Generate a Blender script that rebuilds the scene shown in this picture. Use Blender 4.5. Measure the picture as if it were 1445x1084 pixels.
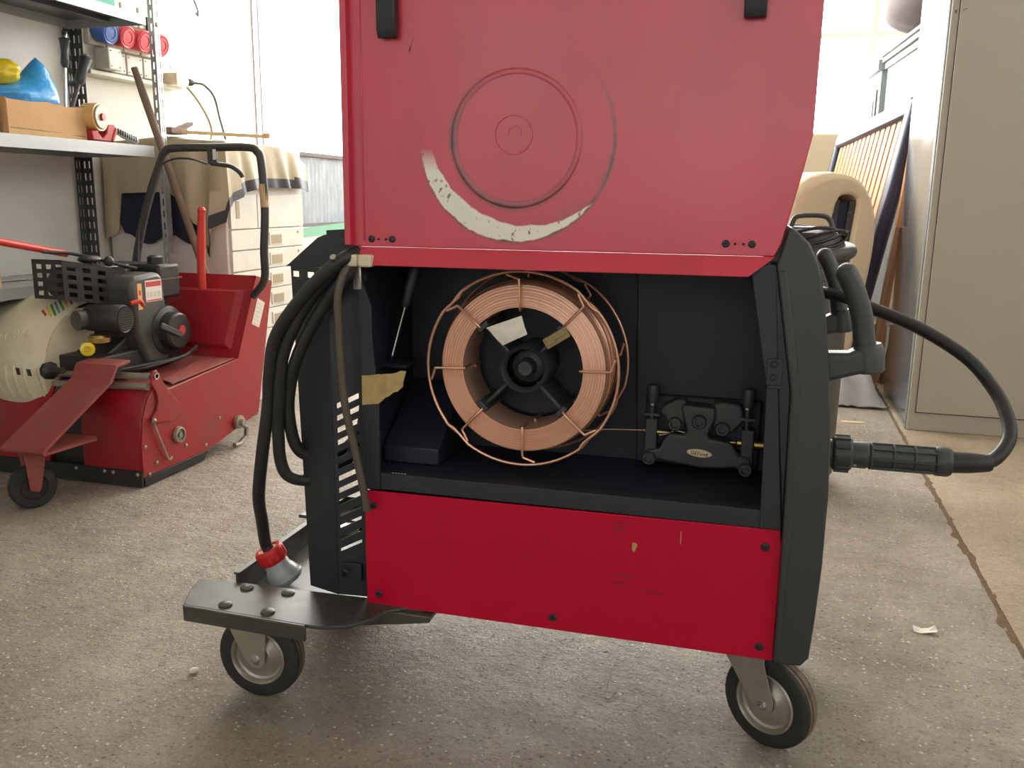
import bpy, bmesh, math, random
from mathutils import Vector, Matrix
import numpy as np
random.seed(7)
for o in list(bpy.data.objects): bpy.data.objects.remove(o)
SC = bpy.context.scene
COL = SC.collection
R = math.radians
PI = math.pi

# ------------------------------------------------------------------ camera
# room frame: x to the right along the back wall, y into the room, z up
FPX = 1245.0
cam_d = bpy.data.cameras.new('camera'); cam = bpy.data.objects.new('camera', cam_d); COL.objects.link(cam)
cam_d.sensor_width = 36.0; cam_d.lens = 36.0 * FPX / 1445.0; cam_d.clip_start = 0.02
pit, rol, yaw = R(11.9), R(0.75), R(16.0)
fw = Vector((-math.sin(yaw) * math.cos(pit), math.cos(yaw) * math.cos(pit), -math.sin(pit)))
rt = Vector((math.cos(yaw), math.sin(yaw), 0)); up = rt.cross(fw)
rt2 = rt * math.cos(rol) + up * math.sin(rol); up2 = up * math.cos(rol) - rt * math.sin(rol)
cam.matrix_world = Matrix(((rt2.x, up2.x, -fw.x, 0.0), (rt2.y, up2.y, -fw.y, 0.0), (rt2.z, up2.z, -fw.z, 0.84), (0, 0, 0, 1)))
SC.camera = cam

# ------------------------------------------------------------------ light and exposure
SC.view_settings.view_transform = 'Standard'; SC.view_settings.look = 'None'
SC.view_settings.gamma = 1.0; SC.view_settings.use_curve_mapping = False
SC.view_settings.exposure = 0.35
WIN_LEFT, WIN_BACK, FILL_FRONT, FILL_RIGHT = 7.5, 11.0, 0.92, 1.4     # pane glow; front and right panes are added fill, out of view
world = bpy.data.worlds.new('world'); SC.world = world; world.use_nodes = True
world.node_tree.nodes['Background'].inputs[0].default_value = (0.85, 0.92, 1.0, 1)
world.node_tree.nodes['Background'].inputs[1].default_value = 1.0

# ------------------------------------------------------------------ materials
def lin(c):
    c = c / 255.0
    return c / 12.92 if c <= 0.04045 else ((c + 0.055) / 1.055) ** 2.4
def rgb(r, g, b): return (lin(r), lin(g), lin(b), 1.0)
def newmat(name):
    m = bpy.data.materials.new(name); m.use_nodes = True
    nt = m.node_tree; return m, nt, nt.nodes['Principled BSDF']
def mat(name, col, rough=0.5, metal=0.0, var=0.12, scale=18.0, bump=0.0, bscale=60.0, coat=0.0, spec=0.5, dirt=None, dscale=4.0, damt=0.5, rvar=0.0, stretch=None):
    """procedural paint / plastic / metal: colour mottling, optional dirt colour, fine relief"""
    m, nt, p = newmat(name); N, L = nt.nodes, nt.links
    tc = N.new('ShaderNodeTexCoord'); src = tc.outputs['Object']
    if stretch:
        mp = N.new('ShaderNodeMapping'); mp.inputs['Scale'].default_value = stretch; L.new(src, mp.inputs[0]); src = mp.outputs[0]
    nz = N.new('ShaderNodeTexNoise'); nz.inputs['Scale'].default_value = scale; nz.inputs['Detail'].default_value = 6; L.new(src, nz.inputs['Vector'])
    mx = N.new('ShaderNodeMix'); mx.data_type = 'RGBA'
    c = Vector(col[:3]); mx.inputs['A'].default_value = (*(c * (1 - var)), 1); mx.inputs['B'].default_value = (*(c * (1 + var)), 1)
    L.new(nz.outputs['Fac'], mx.inputs['Factor']); out = mx.outputs['Result']
    if dirt:
        n2 = N.new('ShaderNodeTexNoise'); n2.inputs['Scale'].default_value = dscale; n2.inputs['Detail'].default_value = 8; n2.inputs['Roughness'].default_value = 0.7; L.new(src, n2.inputs['Vector'])
        rp = N.new('ShaderNodeMapRange'); rp.inputs['From Min'].default_value = 0.45; rp.inputs['From Max'].default_value = 0.75; rp.inputs['To Max'].default_value = damt
        L.new(n2.outputs['Fac'], rp.inputs['Value'])
        m2 = N.new('ShaderNodeMix'); m2.data_type = 'RGBA'; m2.inputs['B'].default_value = dirt
        L.new(rp.outputs[0], m2.inputs['Factor']); L.new(out, m2.inputs['A']); out = m2.outputs['Result']
    L.new(out, p.inputs['Base Color'])
    p.inputs['Roughness'].default_value = rough; p.inputs['Metallic'].default_value = metal
    p.inputs['Specular IOR Level'].default_value = spec
    p.inputs['Coat Weight'].default_value = coat; p.inputs['Coat Roughness'].default_value = 0.12
    if rvar:
        mr = N.new('ShaderNodeMapRange'); mr.inputs['To Min'].default_value = rough - rvar; mr.inputs['To Max'].default_value = rough + rvar
        L.new(nz.outputs['Fac'], mr.inputs['Value']); L.new(mr.outputs[0], p.inputs['Roughness'])
    if bump:
        nb = N.new('ShaderNodeTexNoise'); nb.inputs['Scale'].default_value = bscale; nb.inputs['Detail'].default_value = 4; L.new(src, nb.inputs['Vector'])
        b = N.new('ShaderNodeBump'); b.inputs['Strength'].default_value = bump; b.inputs['Distance'].default_value = 0.01
        L.new(nb.outputs['Fac'], b.inputs['Height']); L.new(b.outputs[0], p.inputs['Normal'])
    return m
def glow(name, col, strength):
    m, nt, p = newmat(name); p.inputs['Base Color'].default_value = (0.8, 0.8, 0.8, 1)
    p.inputs['Emission Color'].default_value = col; p.inputs['Emission Strength'].default_value = strength
    return m

M = {}
M['red_panel'] = mat('red_panel', rgb(188, 0, 46), 0.42, var=0.05, scale=6, dirt=rgb(110, 4, 28), dscale=9, damt=0.10, bump=0.02, bscale=300, spec=0.3)
M['red_sweep'] = mat('red_sweep', rgb(160, 24, 38), 0.36, var=0.12, scale=5, dirt=rgb(124, 64, 56), dscale=6, damt=0.8, bump=0.02, bscale=90)
M['red_dusty'] = mat('red_dusty', rgb(140, 62, 56), 0.6, var=0.12, scale=8, dirt=rgb(150, 104, 88), dscale=6, damt=0.7)
M['black_sheet'] = mat('black_sheet', rgb(34, 37, 43), 0.46, var=0.12, scale=9, bump=0.05, bscale=500, dirt=rgb(62, 62, 62), dscale=6, damt=0.25)
M['black_inner'] = mat('black_inner', rgb(28, 34, 46), 0.55, var=0.10, scale=9, bump=0.04, bscale=500)
M['black_plastic'] = mat('black_plastic', rgb(54, 57, 58), 0.42, var=0.08, scale=10, bump=0.06, bscale=700)
M['black_rubber'] = mat('black_rubber', rgb(36, 36, 36), 0.5, var=0.15, scale=30)
M['tyre'] = mat('tyre', rgb(38, 38, 38), 0.62, var=0.2, scale=30, dirt=rgb(96, 90, 80), dscale=14, damt=0.25)
M['tread'] = mat('tread', rgb(120, 100, 80), 0.8, var=0.3, scale=60, dirt=rgb(50, 45, 40), dscale=40, damt=0.7)
M['hose'] = mat('hose', rgb(84, 76, 64), 0.5, var=0.12, scale=30)
M['zinc'] = mat('zinc', rgb(166, 161, 148), 0.36, metal=0.55, var=0.12, scale=14, dirt=rgb(110, 104, 92), dscale=12, damt=0.4)
M['steel'] = mat('steel', rgb(190, 190, 186), 0.25, metal=1.0, var=0.08, scale=40)
M['brass'] = mat('brass', rgb(190, 160, 100), 0.35, metal=1.0, var=0.1)
M['copper'] = mat('copper', rgb(230, 184, 158), 0.46, metal=0.6, var=0.08, scale=30)
M['copper_wire'] = mat('copper_wire', rgb(222, 172, 146), 0.32, metal=0.9, var=0.1, scale=60)
M['cream_plastic'] = mat('cream_plastic', rgb(222, 212, 182), 0.5, var=0.05, scale=8, dirt=rgb(150, 135, 110), dscale=5, damt=0.4)
M['tape'] = mat('tape', rgb(186, 160, 106), 0.7, var=0.15, scale=60, dirt=rgb(120, 96, 60), dscale=40, damt=0.5)
M['paper'] = mat('paper', rgb(232, 226, 212), 0.75, var=0.05, scale=40)
M['kraft'] = mat('kraft', rgb(146, 128, 88), 0.7, var=0.12, scale=60)
M['plug_red'] = mat('plug_red', rgb(200, 34, 34), 0.42, var=0.06)
M['plug_grey'] = mat('plug_grey', rgb(158, 162, 164), 0.36, var=0.06, dirt=rgb(110, 110, 108), dscale=20, damt=0.4)
M['latch'] = mat('latch', rgb(36, 38, 42), 0.45, var=0.1)
M['tray'] = mat('tray', rgb(70, 68, 64), 0.42, metal=0.3, var=0.15, scale=10, dirt=rgb(120, 114, 104), dscale=7, damt=0.5)
M['emblem'] = mat('emblem', rgb(216, 206, 170), 0.4, var=0.05)
M['print_red'] = mat('print_red', rgb(150, 40, 44), 0.5, var=0.05)
M['print_dark'] = mat('print_dark', rgb(52, 50, 50), 0.6, var=0.05)
M['label_white'] = mat('label_white', rgb(226, 218, 206), 0.5, var=0.05)
M['label_orange'] = mat('label_orange', rgb(226, 170, 110), 0.5, var=0.05)
M['stripe_green'] = mat('stripe_green', rgb(86, 140, 64), 0.5, var=0.05)
M['stripe_yellow'] = mat('stripe_yellow', rgb(216, 186, 70), 0.5, var=0.05)
M['stripe_blue'] = mat('stripe_blue', rgb(96, 150, 180), 0.5, var=0.05)
M['stripe_red'] = mat('stripe_red', rgb(196, 60, 64), 0.5, var=0.05)
M['stripe_tan'] = mat('stripe_tan', rgb(222, 176, 110), 0.5, var=0.05)
M['shelf_metal'] = mat('shelf_metal', rgb(172, 176, 178), 0.4, metal=0.35, var=0.08, scale=12)
M['shelf_shaded'] = mat('shelf_shaded', rgb(78, 82, 86), 0.42, metal=0.3, var=0.1, scale=12)  # shelf metal with the shade of the undersides put into its colour
M['post_dark'] = mat('post_dark', rgb(74, 76, 76), 0.5, metal=0.2, var=0.1)
M['post_light'] = mat('post_light', rgb(176, 178, 178), 0.4, metal=0.4, var=0.1)
M['cardboard'] = mat('cardboard', rgb(206, 164, 116), 0.8, var=0.08, scale=12, dirt=rgb(170, 128, 84), dscale=5, damt=0.5)
M['blue_bag'] = mat('blue_bag', rgb(70, 164, 232), 0.28, var=0.15, scale=10, coat=0.4, bump=0.8, bscale=22)
M['yellow_bag'] = mat('yellow_bag', rgb(226, 200, 30), 0.3, var=0.15, scale=10, coat=0.4)
M['disp_red'] = mat('disp_red', rgb(176, 42, 40), 0.4, var=0.06)
M['roll_tan'] = mat('roll_tan', rgb(222, 176, 110), 0.35, var=0.06)
M['roll_side'] = mat('roll_side', rgb(150, 140, 116), 0.3, var=0.1)
M['grip_grey'] = mat('grip_grey', rgb(196, 196, 192), 0.45, var=0.06)
M['blue_cap'] = mat('blue_cap', rgb(60, 100, 170), 0.4, var=0.06)
M['red_cap'] = mat('red_cap', rgb(200, 60, 70), 0.4, var=0.06)
M['teal'] = mat('teal', rgb(60, 176, 140), 0.5, var=0.06)
M['socket'] = mat('socket', rgb(206, 204, 190), 0.5, var=0.06, dirt=rgb(140, 136, 120), dscale=14, damt=0.5)
M['tarp'] = mat('tarp', rgb(190, 176, 146), 0.55, var=0.08, scale=6, dirt=rgb(150, 132, 104), dscale=5, damt=0.6, bump=0.15, bscale=30)
M['navy'] = mat('navy', rgb(30, 32, 50), 0.7, var=0.15, scale=20)
M['hem'] = mat('hem', rgb(52, 50, 54), 0.5, var=0.12, scale=20)
M['drawer_white'] = mat('drawer_white', rgb(226, 224, 214), 0.45, var=0.03, scale=6, dirt=rgb(176, 168, 150), dscale=6, damt=0.4)
M['drawer_slot'] = mat('drawer_slot', rgb(170, 156, 130), 0.5, var=0.08)
M['old_wood'] = mat('old_wood', rgb(126, 104, 88), 0.7, var=0.2, scale=10, stretch=(6, 6, 0.7))
M['pale_wood'] = mat('pale_wood', rgb(200, 170, 128), 0.65, var=0.15, scale=10, stretch=(1, 1, 0.3))
M['tool_red'] = mat('tool_red', rgb(208, 58, 48), 0.42, var=0.08, scale=20)
M['tube_black'] = mat('tube_black', rgb(58, 58, 56), 0.4, var=0.12, scale=20)
M['engine_black'] = mat('engine_black', rgb(40, 40, 40), 0.42, var=0.15, scale=16, dirt=rgb(88, 84, 78), dscale=8, damt=0.35)
M['engine_grey'] = mat('engine_grey', rgb(72, 72, 70), 0.42, var=0.12, scale=16, dirt=rgb(110, 106, 98), dscale=8, damt=0.4)
M['locker'] = mat('locker', rgb(172, 167, 152), 0.5, var=0.03, scale=5, bump=0.02, bscale=200)
M['locker_side'] = mat('locker_side', rgb(196, 204, 212), 0.16, metal=0.9, var=0.06, scale=6, rvar=0.06)
M['navy_frame'] = mat('navy_frame', rgb(40, 44, 70), 0.4, var=0.1)
M['slat'] = mat('slat', rgb(196, 140, 94), 0.45, var=0.15, scale=8)
M['board_brown'] = mat('board_brown', rgb(150, 116, 90), 0.65, var=0.2, scale=10)
M['mattress'] = mat('mattress', rgb(206, 182, 150), 0.8, var=0.06, scale=12, bump=0.1, bscale=25)
M['cushion'] = mat('cushion', rgb(112, 104, 104), 0.85, var=0.12, scale=60, bump=0.1, bscale=120)
M['cupboard'] = mat('cupboard', rgb(150, 160, 160), 0.6, var=0.12, scale=8, dirt=rgb(112, 112, 112), dscale=10, damt=0.5)
M['cupboard_dark'] = mat('cupboard_dark', rgb(112, 106, 108), 0.6, var=0.12, scale=8)
M['cloth_grey'] = mat('cloth_grey', rgb(168, 162, 160), 0.85, var=0.1, scale=14)
M['frame_white'] = mat('frame_white', rgb(214, 206, 186), 0.5, var=0.05)
M['glass_grey'] = mat('glass_grey', rgb(150, 160, 170), 0.25, var=0.08, scale=12, dirt=rgb(190, 198, 206), dscale=16, damt=0.8, stretch=(1, 1, 0.4))
M['green_paint'] = mat('green_paint', rgb(120, 176, 150), 0.5, var=0.04)
M['wall'] = mat('wall', rgb(226, 224, 216), 0.75, var=0.03, scale=3, bump=0.05, bscale=40, dirt=rgb(206, 202, 190), dscale=2, damt=0.5)
M['wall_beige'] = mat('wall_beige', rgb(176, 160, 134), 0.8, var=0.05, scale=5, bump=0.05, bscale=40)
M['ceiling'] = mat('ceiling', rgb(214, 212, 206), 0.8, var=0.03)
M['pane_left'] = glow('pane_left', (1.0, 1.0, 0.98, 1), WIN_LEFT)
M['pane_back'] = glow('pane_back', (1.0, 0.98, 0.94, 1), WIN_BACK)
M['fill_front'] = glow('fill_front', (0.96, 0.98, 1.0, 1), FILL_FRONT)  # added glow, unseen fill from behind the camera
M['fill_right'] = glow('fill_right', (0.96, 0.98, 1.0, 1), FILL_RIGHT)  # added glow, unseen fill from the right wall

def floor_mat(name, base, dark, chips, chip_amt):
    """trodden concrete: mottled, stained, with pale and dark stone showing through"""
    m, nt, p = newmat(name); N, L = nt.nodes, nt.links
    tc = N.new('ShaderNodeTexCoord'); src = tc.outputs['Object']
    def noise(s, d=6, r=0.6):
        n = N.new('ShaderNodeTexNoise'); n.inputs['Scale'].default_value = s; n.inputs['Detail'].default_value = d; n.inputs['Roughness'].default_value = r
        L.new(src, n.inputs['Vector']); return n.outputs['Fac']
    def rng(v, a, b, c=0.0, d=1.0):
        r = N.new('ShaderNodeMapRange'); r.inputs['From Min'].default_value = a; r.inputs['From Max'].default_value = b
        r.inputs['To Min'].default_value = c; r.inputs['To Max'].default_value = d; L.new(v, r.inputs['Value']); return r.outputs[0]
    def mix(f, a, b):
        x = N.new('ShaderNodeMix'); x.data_type = 'RGBA'; L.new(f, x.inputs['Factor'])
        for k, v in (('A', a), ('B', b)):
            if isinstance(v, tuple): x.inputs[k].default_value = v
            else: L.new(v, x.inputs[k])
        return x.outputs['Result']
    def mul(a, b):
        x = N.new('ShaderNodeMath'); x.operation = 'MULTIPLY'; L.new(a, x.inputs[0])
        if isinstance(b, float): x.inputs[1].default_value = b
        else: L.new(b, x.inputs[1])
        return x.outputs[0]
    c = mix(rng(noise(1.7), 0.35, 0.7), base, dark)
    c = mix(rng(noise(9.0, 8, 0.7), 0.45, 0.75, 0, 0.6), c, dark)
    vo = N.new('ShaderNodeTexVoronoi'); vo.inputs['Scale'].default_value = 95.0; L.new(src, vo.inputs['Vector'])
    sp = N.new('ShaderNodeSeparateColor'); L.new(vo.outputs['Color'], sp.inputs[0])
    edge = rng(vo.outputs['Distance'], 0.25, 0.34, 1, 0)
    zone = rng(noise(3.2, 3), 0.36, 0.62, 0.25, 1.0)
    pale = mul(mul(edge, rng(sp.outputs[0], 0.80, 0.84)), mul(zone, chip_amt))
    dk = mul(mul(edge, rng(sp.outputs[1], 0.80, 0.84)), mul(zone, chip_amt * 0.8))
    c = mix(pale, c, chips); c = mix(dk, c, rgb(70, 64, 56))
    fine = noise(160.0, 3)
    mid = noise(55.0, 6, 0.7)
    c = mix(rng(mid, 0.56, 0.70, 0, 0.55), c, rgb(92, 82, 68)); c = mix(rng(mid, 0.42, 0.30, 0, 0.55), c, rgb(196, 188, 174))
    c = mix(rng(fine, 0.58, 0.70, 0, 0.6), c, rgb(78, 70, 58)); c = mix(rng(fine, 0.40, 0.28, 0, 0.65), c, rgb(208, 202, 190))
    L.new(c, p.inputs['Base Color'])
    L.new(rng(noise(7.0, 8, 0.7), 0.3, 0.7, 0.36, 0.64), p.inputs['Roughness'])
    lump = N.new('ShaderNodeMath'); lump.operation = 'ADD'; L.new(mul(noise(45.0, 8, 0.75), 1.0), lump.inputs[0]); L.new(mul(noise(16.0, 4, 0.6), 1.6), lump.inputs[1])
    h = N.new('ShaderNodeMath'); h.operation = 'ADD'; L.new(lump.outputs[0], h.inputs[0]); L.new(mul(edge, rng(sp.outputs[0], 0.5, 0.9, 0, 0.25)), h.inputs[1])
    b = N.new('ShaderNodeBump'); b.inputs['Strength'].default_value = 0.9; b.inputs['Distance'].default_value = 0.011
    L.new(h.outputs[0], b.inputs['Height']); L.new(b.outputs[0], p.inputs['Normal'])
    return m
M['floor_grey'] = floor_mat('floor_grey', rgb(180, 169, 152), rgb(118, 103, 85), rgb(222, 216, 204), 0.95)
M['floor_beige'] = floor_mat('floor_beige', rgb(192, 174, 144), rgb(150, 132, 106), rgb(214, 200, 176), 0.3)
M['joint'] = mat('joint', rgb(104, 82, 58), 0.95, var=0.3, scale=60, bump=0.6, bscale=90)

def door_mat():
    """gloss red inside of the service door; the turning spool has rubbed arcs through the paint"""
    m, nt, p = newmat('door_red'); N, L = nt.nodes, nt.links
    tc = N.new('ShaderNodeTexCoord'); sx = N.new('ShaderNodeSeparateXYZ'); L.new(tc.outputs['Object'], sx.inputs[0])
    def math_(op, a, b=None, c=None):
        x = N.new('ShaderNodeMath'); x.operation = op
        for i, v in enumerate((a, b, c)):
            if v is None: continue
            if isinstance(v, (int, float)): x.inputs[i].default_value = v
            else: L.new(v, x.inputs[i])
        return x.outputs[0]
    def rng(v, a, b, c=0.0, d=1.0):
        r = N.new('ShaderNodeMapRange'); r.inputs['From Min'].default_value = a; r.inputs['From Max'].default_value = b
        r.inputs['To Min'].default_value = c; r.inputs['To Max'].default_value = d; L.new(v, r.inputs['Value']); return r.outputs[0]
    def noise(s, d=6, st=None):
        n = N.new('ShaderNodeTexNoise'); n.inputs['Scale'].default_value = s; n.inputs['Detail'].default_value = d
        if st:
            mp = N.new('ShaderNodeMapping'); mp.inputs['Scale'].default_value = st; L.new(tc.outputs['Object'], mp.inputs[0]); L.new(mp.outputs[0], n.inputs['Vector'])
        else: L.new(tc.outputs['Object'], n.inputs['Vector'])
        return n.outputs['Fac']
    def dist(cu, cw):
        a = math_('SUBTRACT', sx.outputs[0], cu); b = math_('SUBTRACT', sx.outputs[2], cw)
        return math_('SQRT', math_('ADD', math_('MULTIPLY', a, a), math_('MULTIPLY', b, b))), a, b
    def mix(f, a, b):
        x = N.new('ShaderNodeMix'); x.data_type = 'RGBA'; L.new(f, x.inputs['Factor'])
        for k, v in (('A', a), ('B', b)):
            if isinstance(v, tuple): x.inputs[k].default_value = v
            else: L.new(v, x.inputs[k])
        return x.outputs['Result']
    wob = math_('MULTIPLY', math_('SUBTRACT', noise(50), 0.5), 0.008)
    d1, a1, b1 = dist(0.243, 0.921)          # outer rub circle
    d2, a2, b2 = dist(0.262, 0.950)          # shifted circle that leaves a crescent
    bare = math_('MULTIPLY', rng(math_('ADD', d1, wob), 0.1425, 0.1405), rng(math_('ADD', d2, wob), 0.1475, 0.1495))
    bare = math_('MULTIPLY', bare, rng(b1, -0.012, -0.045))
    edge = math_('MULTIPLY', rng(math_('ABSOLUTE', math_('SUBTRACT', d1, 0.1415)), 0.004, 0.0005), rng(math_('SUBTRACT', b1, math_('MULTIPLY', a1, 0.35)), 0.07, -0.06))
    edge = math_('MULTIPLY', edge, rng(noise(30), 0.3, 0.6, 0.25, 1.0))
    base = mix(rng(noise(2.6, 5), 0.35, 0.7), rgb(208, 22, 60), rgb(186, 14, 50))
    base = mix(math_('MULTIPLY', rng(noise(7, 8, (1, 1, 0.35)), 0.5, 0.8), 0.3), base, rgb(120, 20, 40))
    streak = math_('MULTIPLY', rng(math_('SUBTRACT', d1, 0.0), 0.10, 0.135), rng(math_('SUBTRACT', d1, 0.0), 0.150, 0.14))
    streak = math_('MULTIPLY', streak, math_('MULTIPLY', rng(noise(34), 0.42, 0.65), rng(b1, 0.03, -0.1, 0.0, 0.6)))
    base = mix(streak, base, rgb(110, 50, 50))
    # grime in the bead around the stamped disc, thickest low left
    d3, a3, b3 = dist(0.244, 0.921)
    gr = math_('MULTIPLY', rng(math_('ABSOLUTE', math_('SUBTRACT', d3, 0.0925)), 0.009, 0.002), rng(math_('ADD', b3, math_('MULTIPLY', a3, 0.8)), 0.08, -0.08, 0.10, 1.0))
    gr = math_('MULTIPLY', gr, rng(noise(24), 0.3, 0.65, 0.4, 1.0))
    base = mix(gr, base, rgb(66, 36, 40))
    base = mix(edge, base, rgb(56, 34, 34))
    prim = mix(rng(noise(140), 0.62, 0.70), rgb(232, 226, 206), rgb(110, 96, 80))
    base = mix(bare, base, prim)
    L.new(base, p.inputs['Base Color'])
    L.new(rng(noise(3.5, 5), 0.3, 0.7, 0.28, 0.42), p.inputs['Roughness'])
    p.inputs['Coat Weight'].default_value = 0.8; p.inputs['Coat Roughness'].default_value = 0.34; p.inputs['Specular IOR Level'].default_value = 0.7
    return m
M['door_red'] = door_mat()

# ------------------------------------------------------------------ mesh helpers
def frame(d):
    d = Vector(d).normalized(); a = Vector((0, 0, 1)) if abs(d.z) < 0.9 else Vector((1, 0, 0))
    x = a.cross(d).normalized(); return x, d.cross(x).normalized(), d
def smooth_path(pts, k=6, closed=False):
    P = [Vector(p) for p in pts]; out = []; n = len(P)
    rngi = range(n if closed else n - 1)
    for i in rngi:
        if closed: p0, p1, p2, p3 = P[i - 1], P[i], P[(i + 1) % n], P[(i + 2) % n]
        else: p1, p2 = P[i], P[i + 1]; p0 = P[i - 1] if i else p1 * 2 - p2; p3 = P[i + 2] if i + 2 < n else p2 * 2 - p1
        for j in range(k):
            t = j / k
            out.append(0.5 * ((2 * p1) + (p2 - p0) * t + (2 * p0 - 5 * p1 + 4 * p2 - p3) * t * t + (3 * p1 - p0 - 3 * p2 + p3) * t ** 3))
    if not closed: out.append(P[-1])
    return out
class MB:
    def __init__(s): s.v = []; s.f = []; s.m = []; s.mi = 0
    def add(s, vs, fs):
        b = len(s.v); s.v += [Vector(v) for v in vs]; s.f += [[b + i for i in f] for f in fs]; s.m += [s.mi] * len(fs); return s
    def bx(s, x0, x1, y0, y1, z0, z1):
        return s.add([(x0, y0, z0), (x1, y0, z0), (x1, y1, z0), (x0, y1, z0), (x0, y0, z1), (x1, y0, z1), (x1, y1, z1), (x0, y1, z1)],
                     [(0, 3, 2, 1), (4, 5, 6, 7), (0, 1, 5, 4), (1, 2, 6, 5), (2, 3, 7, 6), (3, 0, 4, 7)])
    def box(s, c, size, rot=None):
        b = MB(); h = [q / 2 for q in size]; b.bx(-h[0], h[0], -h[1], h[1], -h[2], h[2]); c = Vector(c)
        return s.add([(rot @ v if rot else v) + c for v in b.v], b.f)
    def prism(s, poly, a0, a1, axis='y'):
        """poly in the plane across the axis: 'y' -> (x,z), 'x' -> (y,z), 'z' -> (x,y)"""
        put = {'y': lambda p, a: (p[0], a, p[1]), 'x': lambda p, a: (a, p[0], p[1]), 'z': lambda p, a: (p[0], p[1], a)}[axis]
        n = len(poly); vs = [put(p, a0) for p in poly] + [put(p, a1) for p in poly]
        fs = [list(range(n)), list(range(2 * n - 1, n - 1, -1))] + [(i, n + i, n + (i + 1) % n, (i + 1) % n) for i in range(n)]
        return s.add(vs, fs)
    def cyl(s, p0, p1, r0, r1=None, n=16, caps=True):
        return s.lathe(p0, Vector(p1) - Vector(p0), [(r0, 0), (r0 if r1 is None else r1, (Vector(p1) - Vector(p0)).length)], n, caps)
    def lathe(s, o, d, prof, n=24, caps=True, a0=0.0, a1=2 * PI):
        x, y, d = frame(d); o = Vector(o); full = abs(a1 - a0) > 6.28; k = n if full else n + 1
        vs = []
        for r, h in prof:
            for i in range(k):
                a = a0 + (a1 - a0) * i / n; vs.append(o + d * h + (x * math.cos(a) + y * math.sin(a)) * r)
        fs = []
        for j in range(len(prof) - 1):
            for i in range(n):
                i2 = (i + 1) % k; fs.append((j * k + i, j * k + i2, (j + 1) * k + i2, (j + 1) * k + i))
        if caps and full: fs.append(list(range(k - 1, -1, -1))); fs.append([(len(prof) - 1) * k + i for i in range(k)])
        return s.add(vs, fs)
    def tube(s, pts, r, n=8, closed=False):
        P = [Vector(p) for p in pts]; m = len(P); rs = r if isinstance(r, (list, tuple)) else [r] * m
        T = []
        for i in range(m):
            a = P[i - 1] if (i or closed) else P[i]; b = P[(i + 1) % m] if (i < m - 1 or closed) else P[i]
            T.append((b - a).normalized())
        x, _, _ = frame(T[0]); vs = []
        for i in range(m):
            x = (x - T[i] * x.dot(T[i])).normalized(); y = T[i].cross(x)
            for j in range(n):
                a = 2 * PI * j / n; vs.append(P[i] + (x * math.cos(a) + y * math.sin(a)) * rs[i])
        fs = []
        for i in range(m if closed else m - 1):
            i2 = (i + 1) % m
            for j in range(n): fs.append((i * n + j, i * n + (j + 1) % n, i2 * n + (j + 1) % n, i2 * n + j))
        if not closed: fs.append(list(range(n - 1, -1, -1))); fs.append([(m - 1) * n + j for j in range(n)])
        return s.add(vs, fs)
    def ball(s, c, r, n=16, k=10):
        c = Vector(c); r = Vector(r if isinstance(r, (tuple, list)) else (r, r, r)); vs = [c + Vector((0, 0, -r.z))]
        for j in range(1, k):
            t = -PI / 2 + PI * j / k
            for i in range(n):
                a = 2 * PI * i / n; vs.append(c + Vector((r.x * math.cos(t) * math.cos(a), r.y * math.cos(t) * math.sin(a), r.z * math.sin(t))))
        vs.append(c + Vector((0, 0, r.z))); fs = [(0, 1 + (i + 1) % n, 1 + i) for i in range(n)]
        for j in range(k - 2):
            for i in range(n): fs.append((1 + j * n + i, 1 + j * n + (i + 1) % n, 1 + (j + 1) * n + (i + 1) % n, 1 + (j + 1) * n + i))
        e = len(vs) - 1; b = 1 + (k - 2) * n; fs += [(b + i, b + (i + 1) % n, e) for i in range(n)]
        return s.add(vs, fs)
    def gridplate(s, xs, zs, solid, t, fmap):
        """plate with rectangular openings; fmap(x, depth, z) -> point"""
        nx, nz = len(xs) - 1, len(zs) - 1; idx = {}
        def V(i, j, k):
            if (i, j, k) not in idx: idx[(i, j, k)] = len(s.v); s.v.append(Vector(fmap(xs[i], k * t, zs[j])))
            return idx[(i, j, k)]
        S = lambda i, j: 0 <= i < nx and 0 <= j < nz and solid(i, j)
        for i in range(nx):
            for j in range(nz):
                if not S(i, j): continue
                F = [(V(i, j, 0), V(i + 1, j, 0), V(i + 1, j + 1, 0), V(i, j + 1, 0)), (V(i, j, 1), V(i, j + 1, 1), V(i + 1, j + 1, 1), V(i + 1, j, 1))]
                if not S(i - 1, j): F.append((V(i, j, 0), V(i, j + 1, 0), V(i, j + 1, 1), V(i, j, 1)))
                if not S(i + 1, j): F.append((V(i + 1, j, 0), V(i + 1, j, 1), V(i + 1, j + 1, 1), V(i + 1, j + 1, 0)))
                if not S(i, j - 1): F.append((V(i, j, 0), V(i, j, 1), V(i + 1, j, 1), V(i + 1, j, 0)))
                if not S(i, j + 1): F.append((V(i, j + 1, 0), V(i + 1, j + 1, 0), V(i + 1, j + 1, 1), V(i, j + 1, 1)))
                s.f += F; s.m += [s.mi] * len(F)
        return s
    def surf(s, grid, t=0.0):
        """sheet from a grid of points; t > 0 gives it thickness along its normals (via solidify in build)"""
        h, w = len(grid), len(grid[0]); vs = [p for r in grid for p in r]
        return s.add(vs, [(j * w + i, j * w + i + 1, (j + 1) * w + i + 1, (j + 1) * w + i) for j in range(h - 1) for i in range(w - 1)])
    def shift(s, d):
        d = Vector(d); s.v = [v + d for v in s.v]; return s
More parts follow.
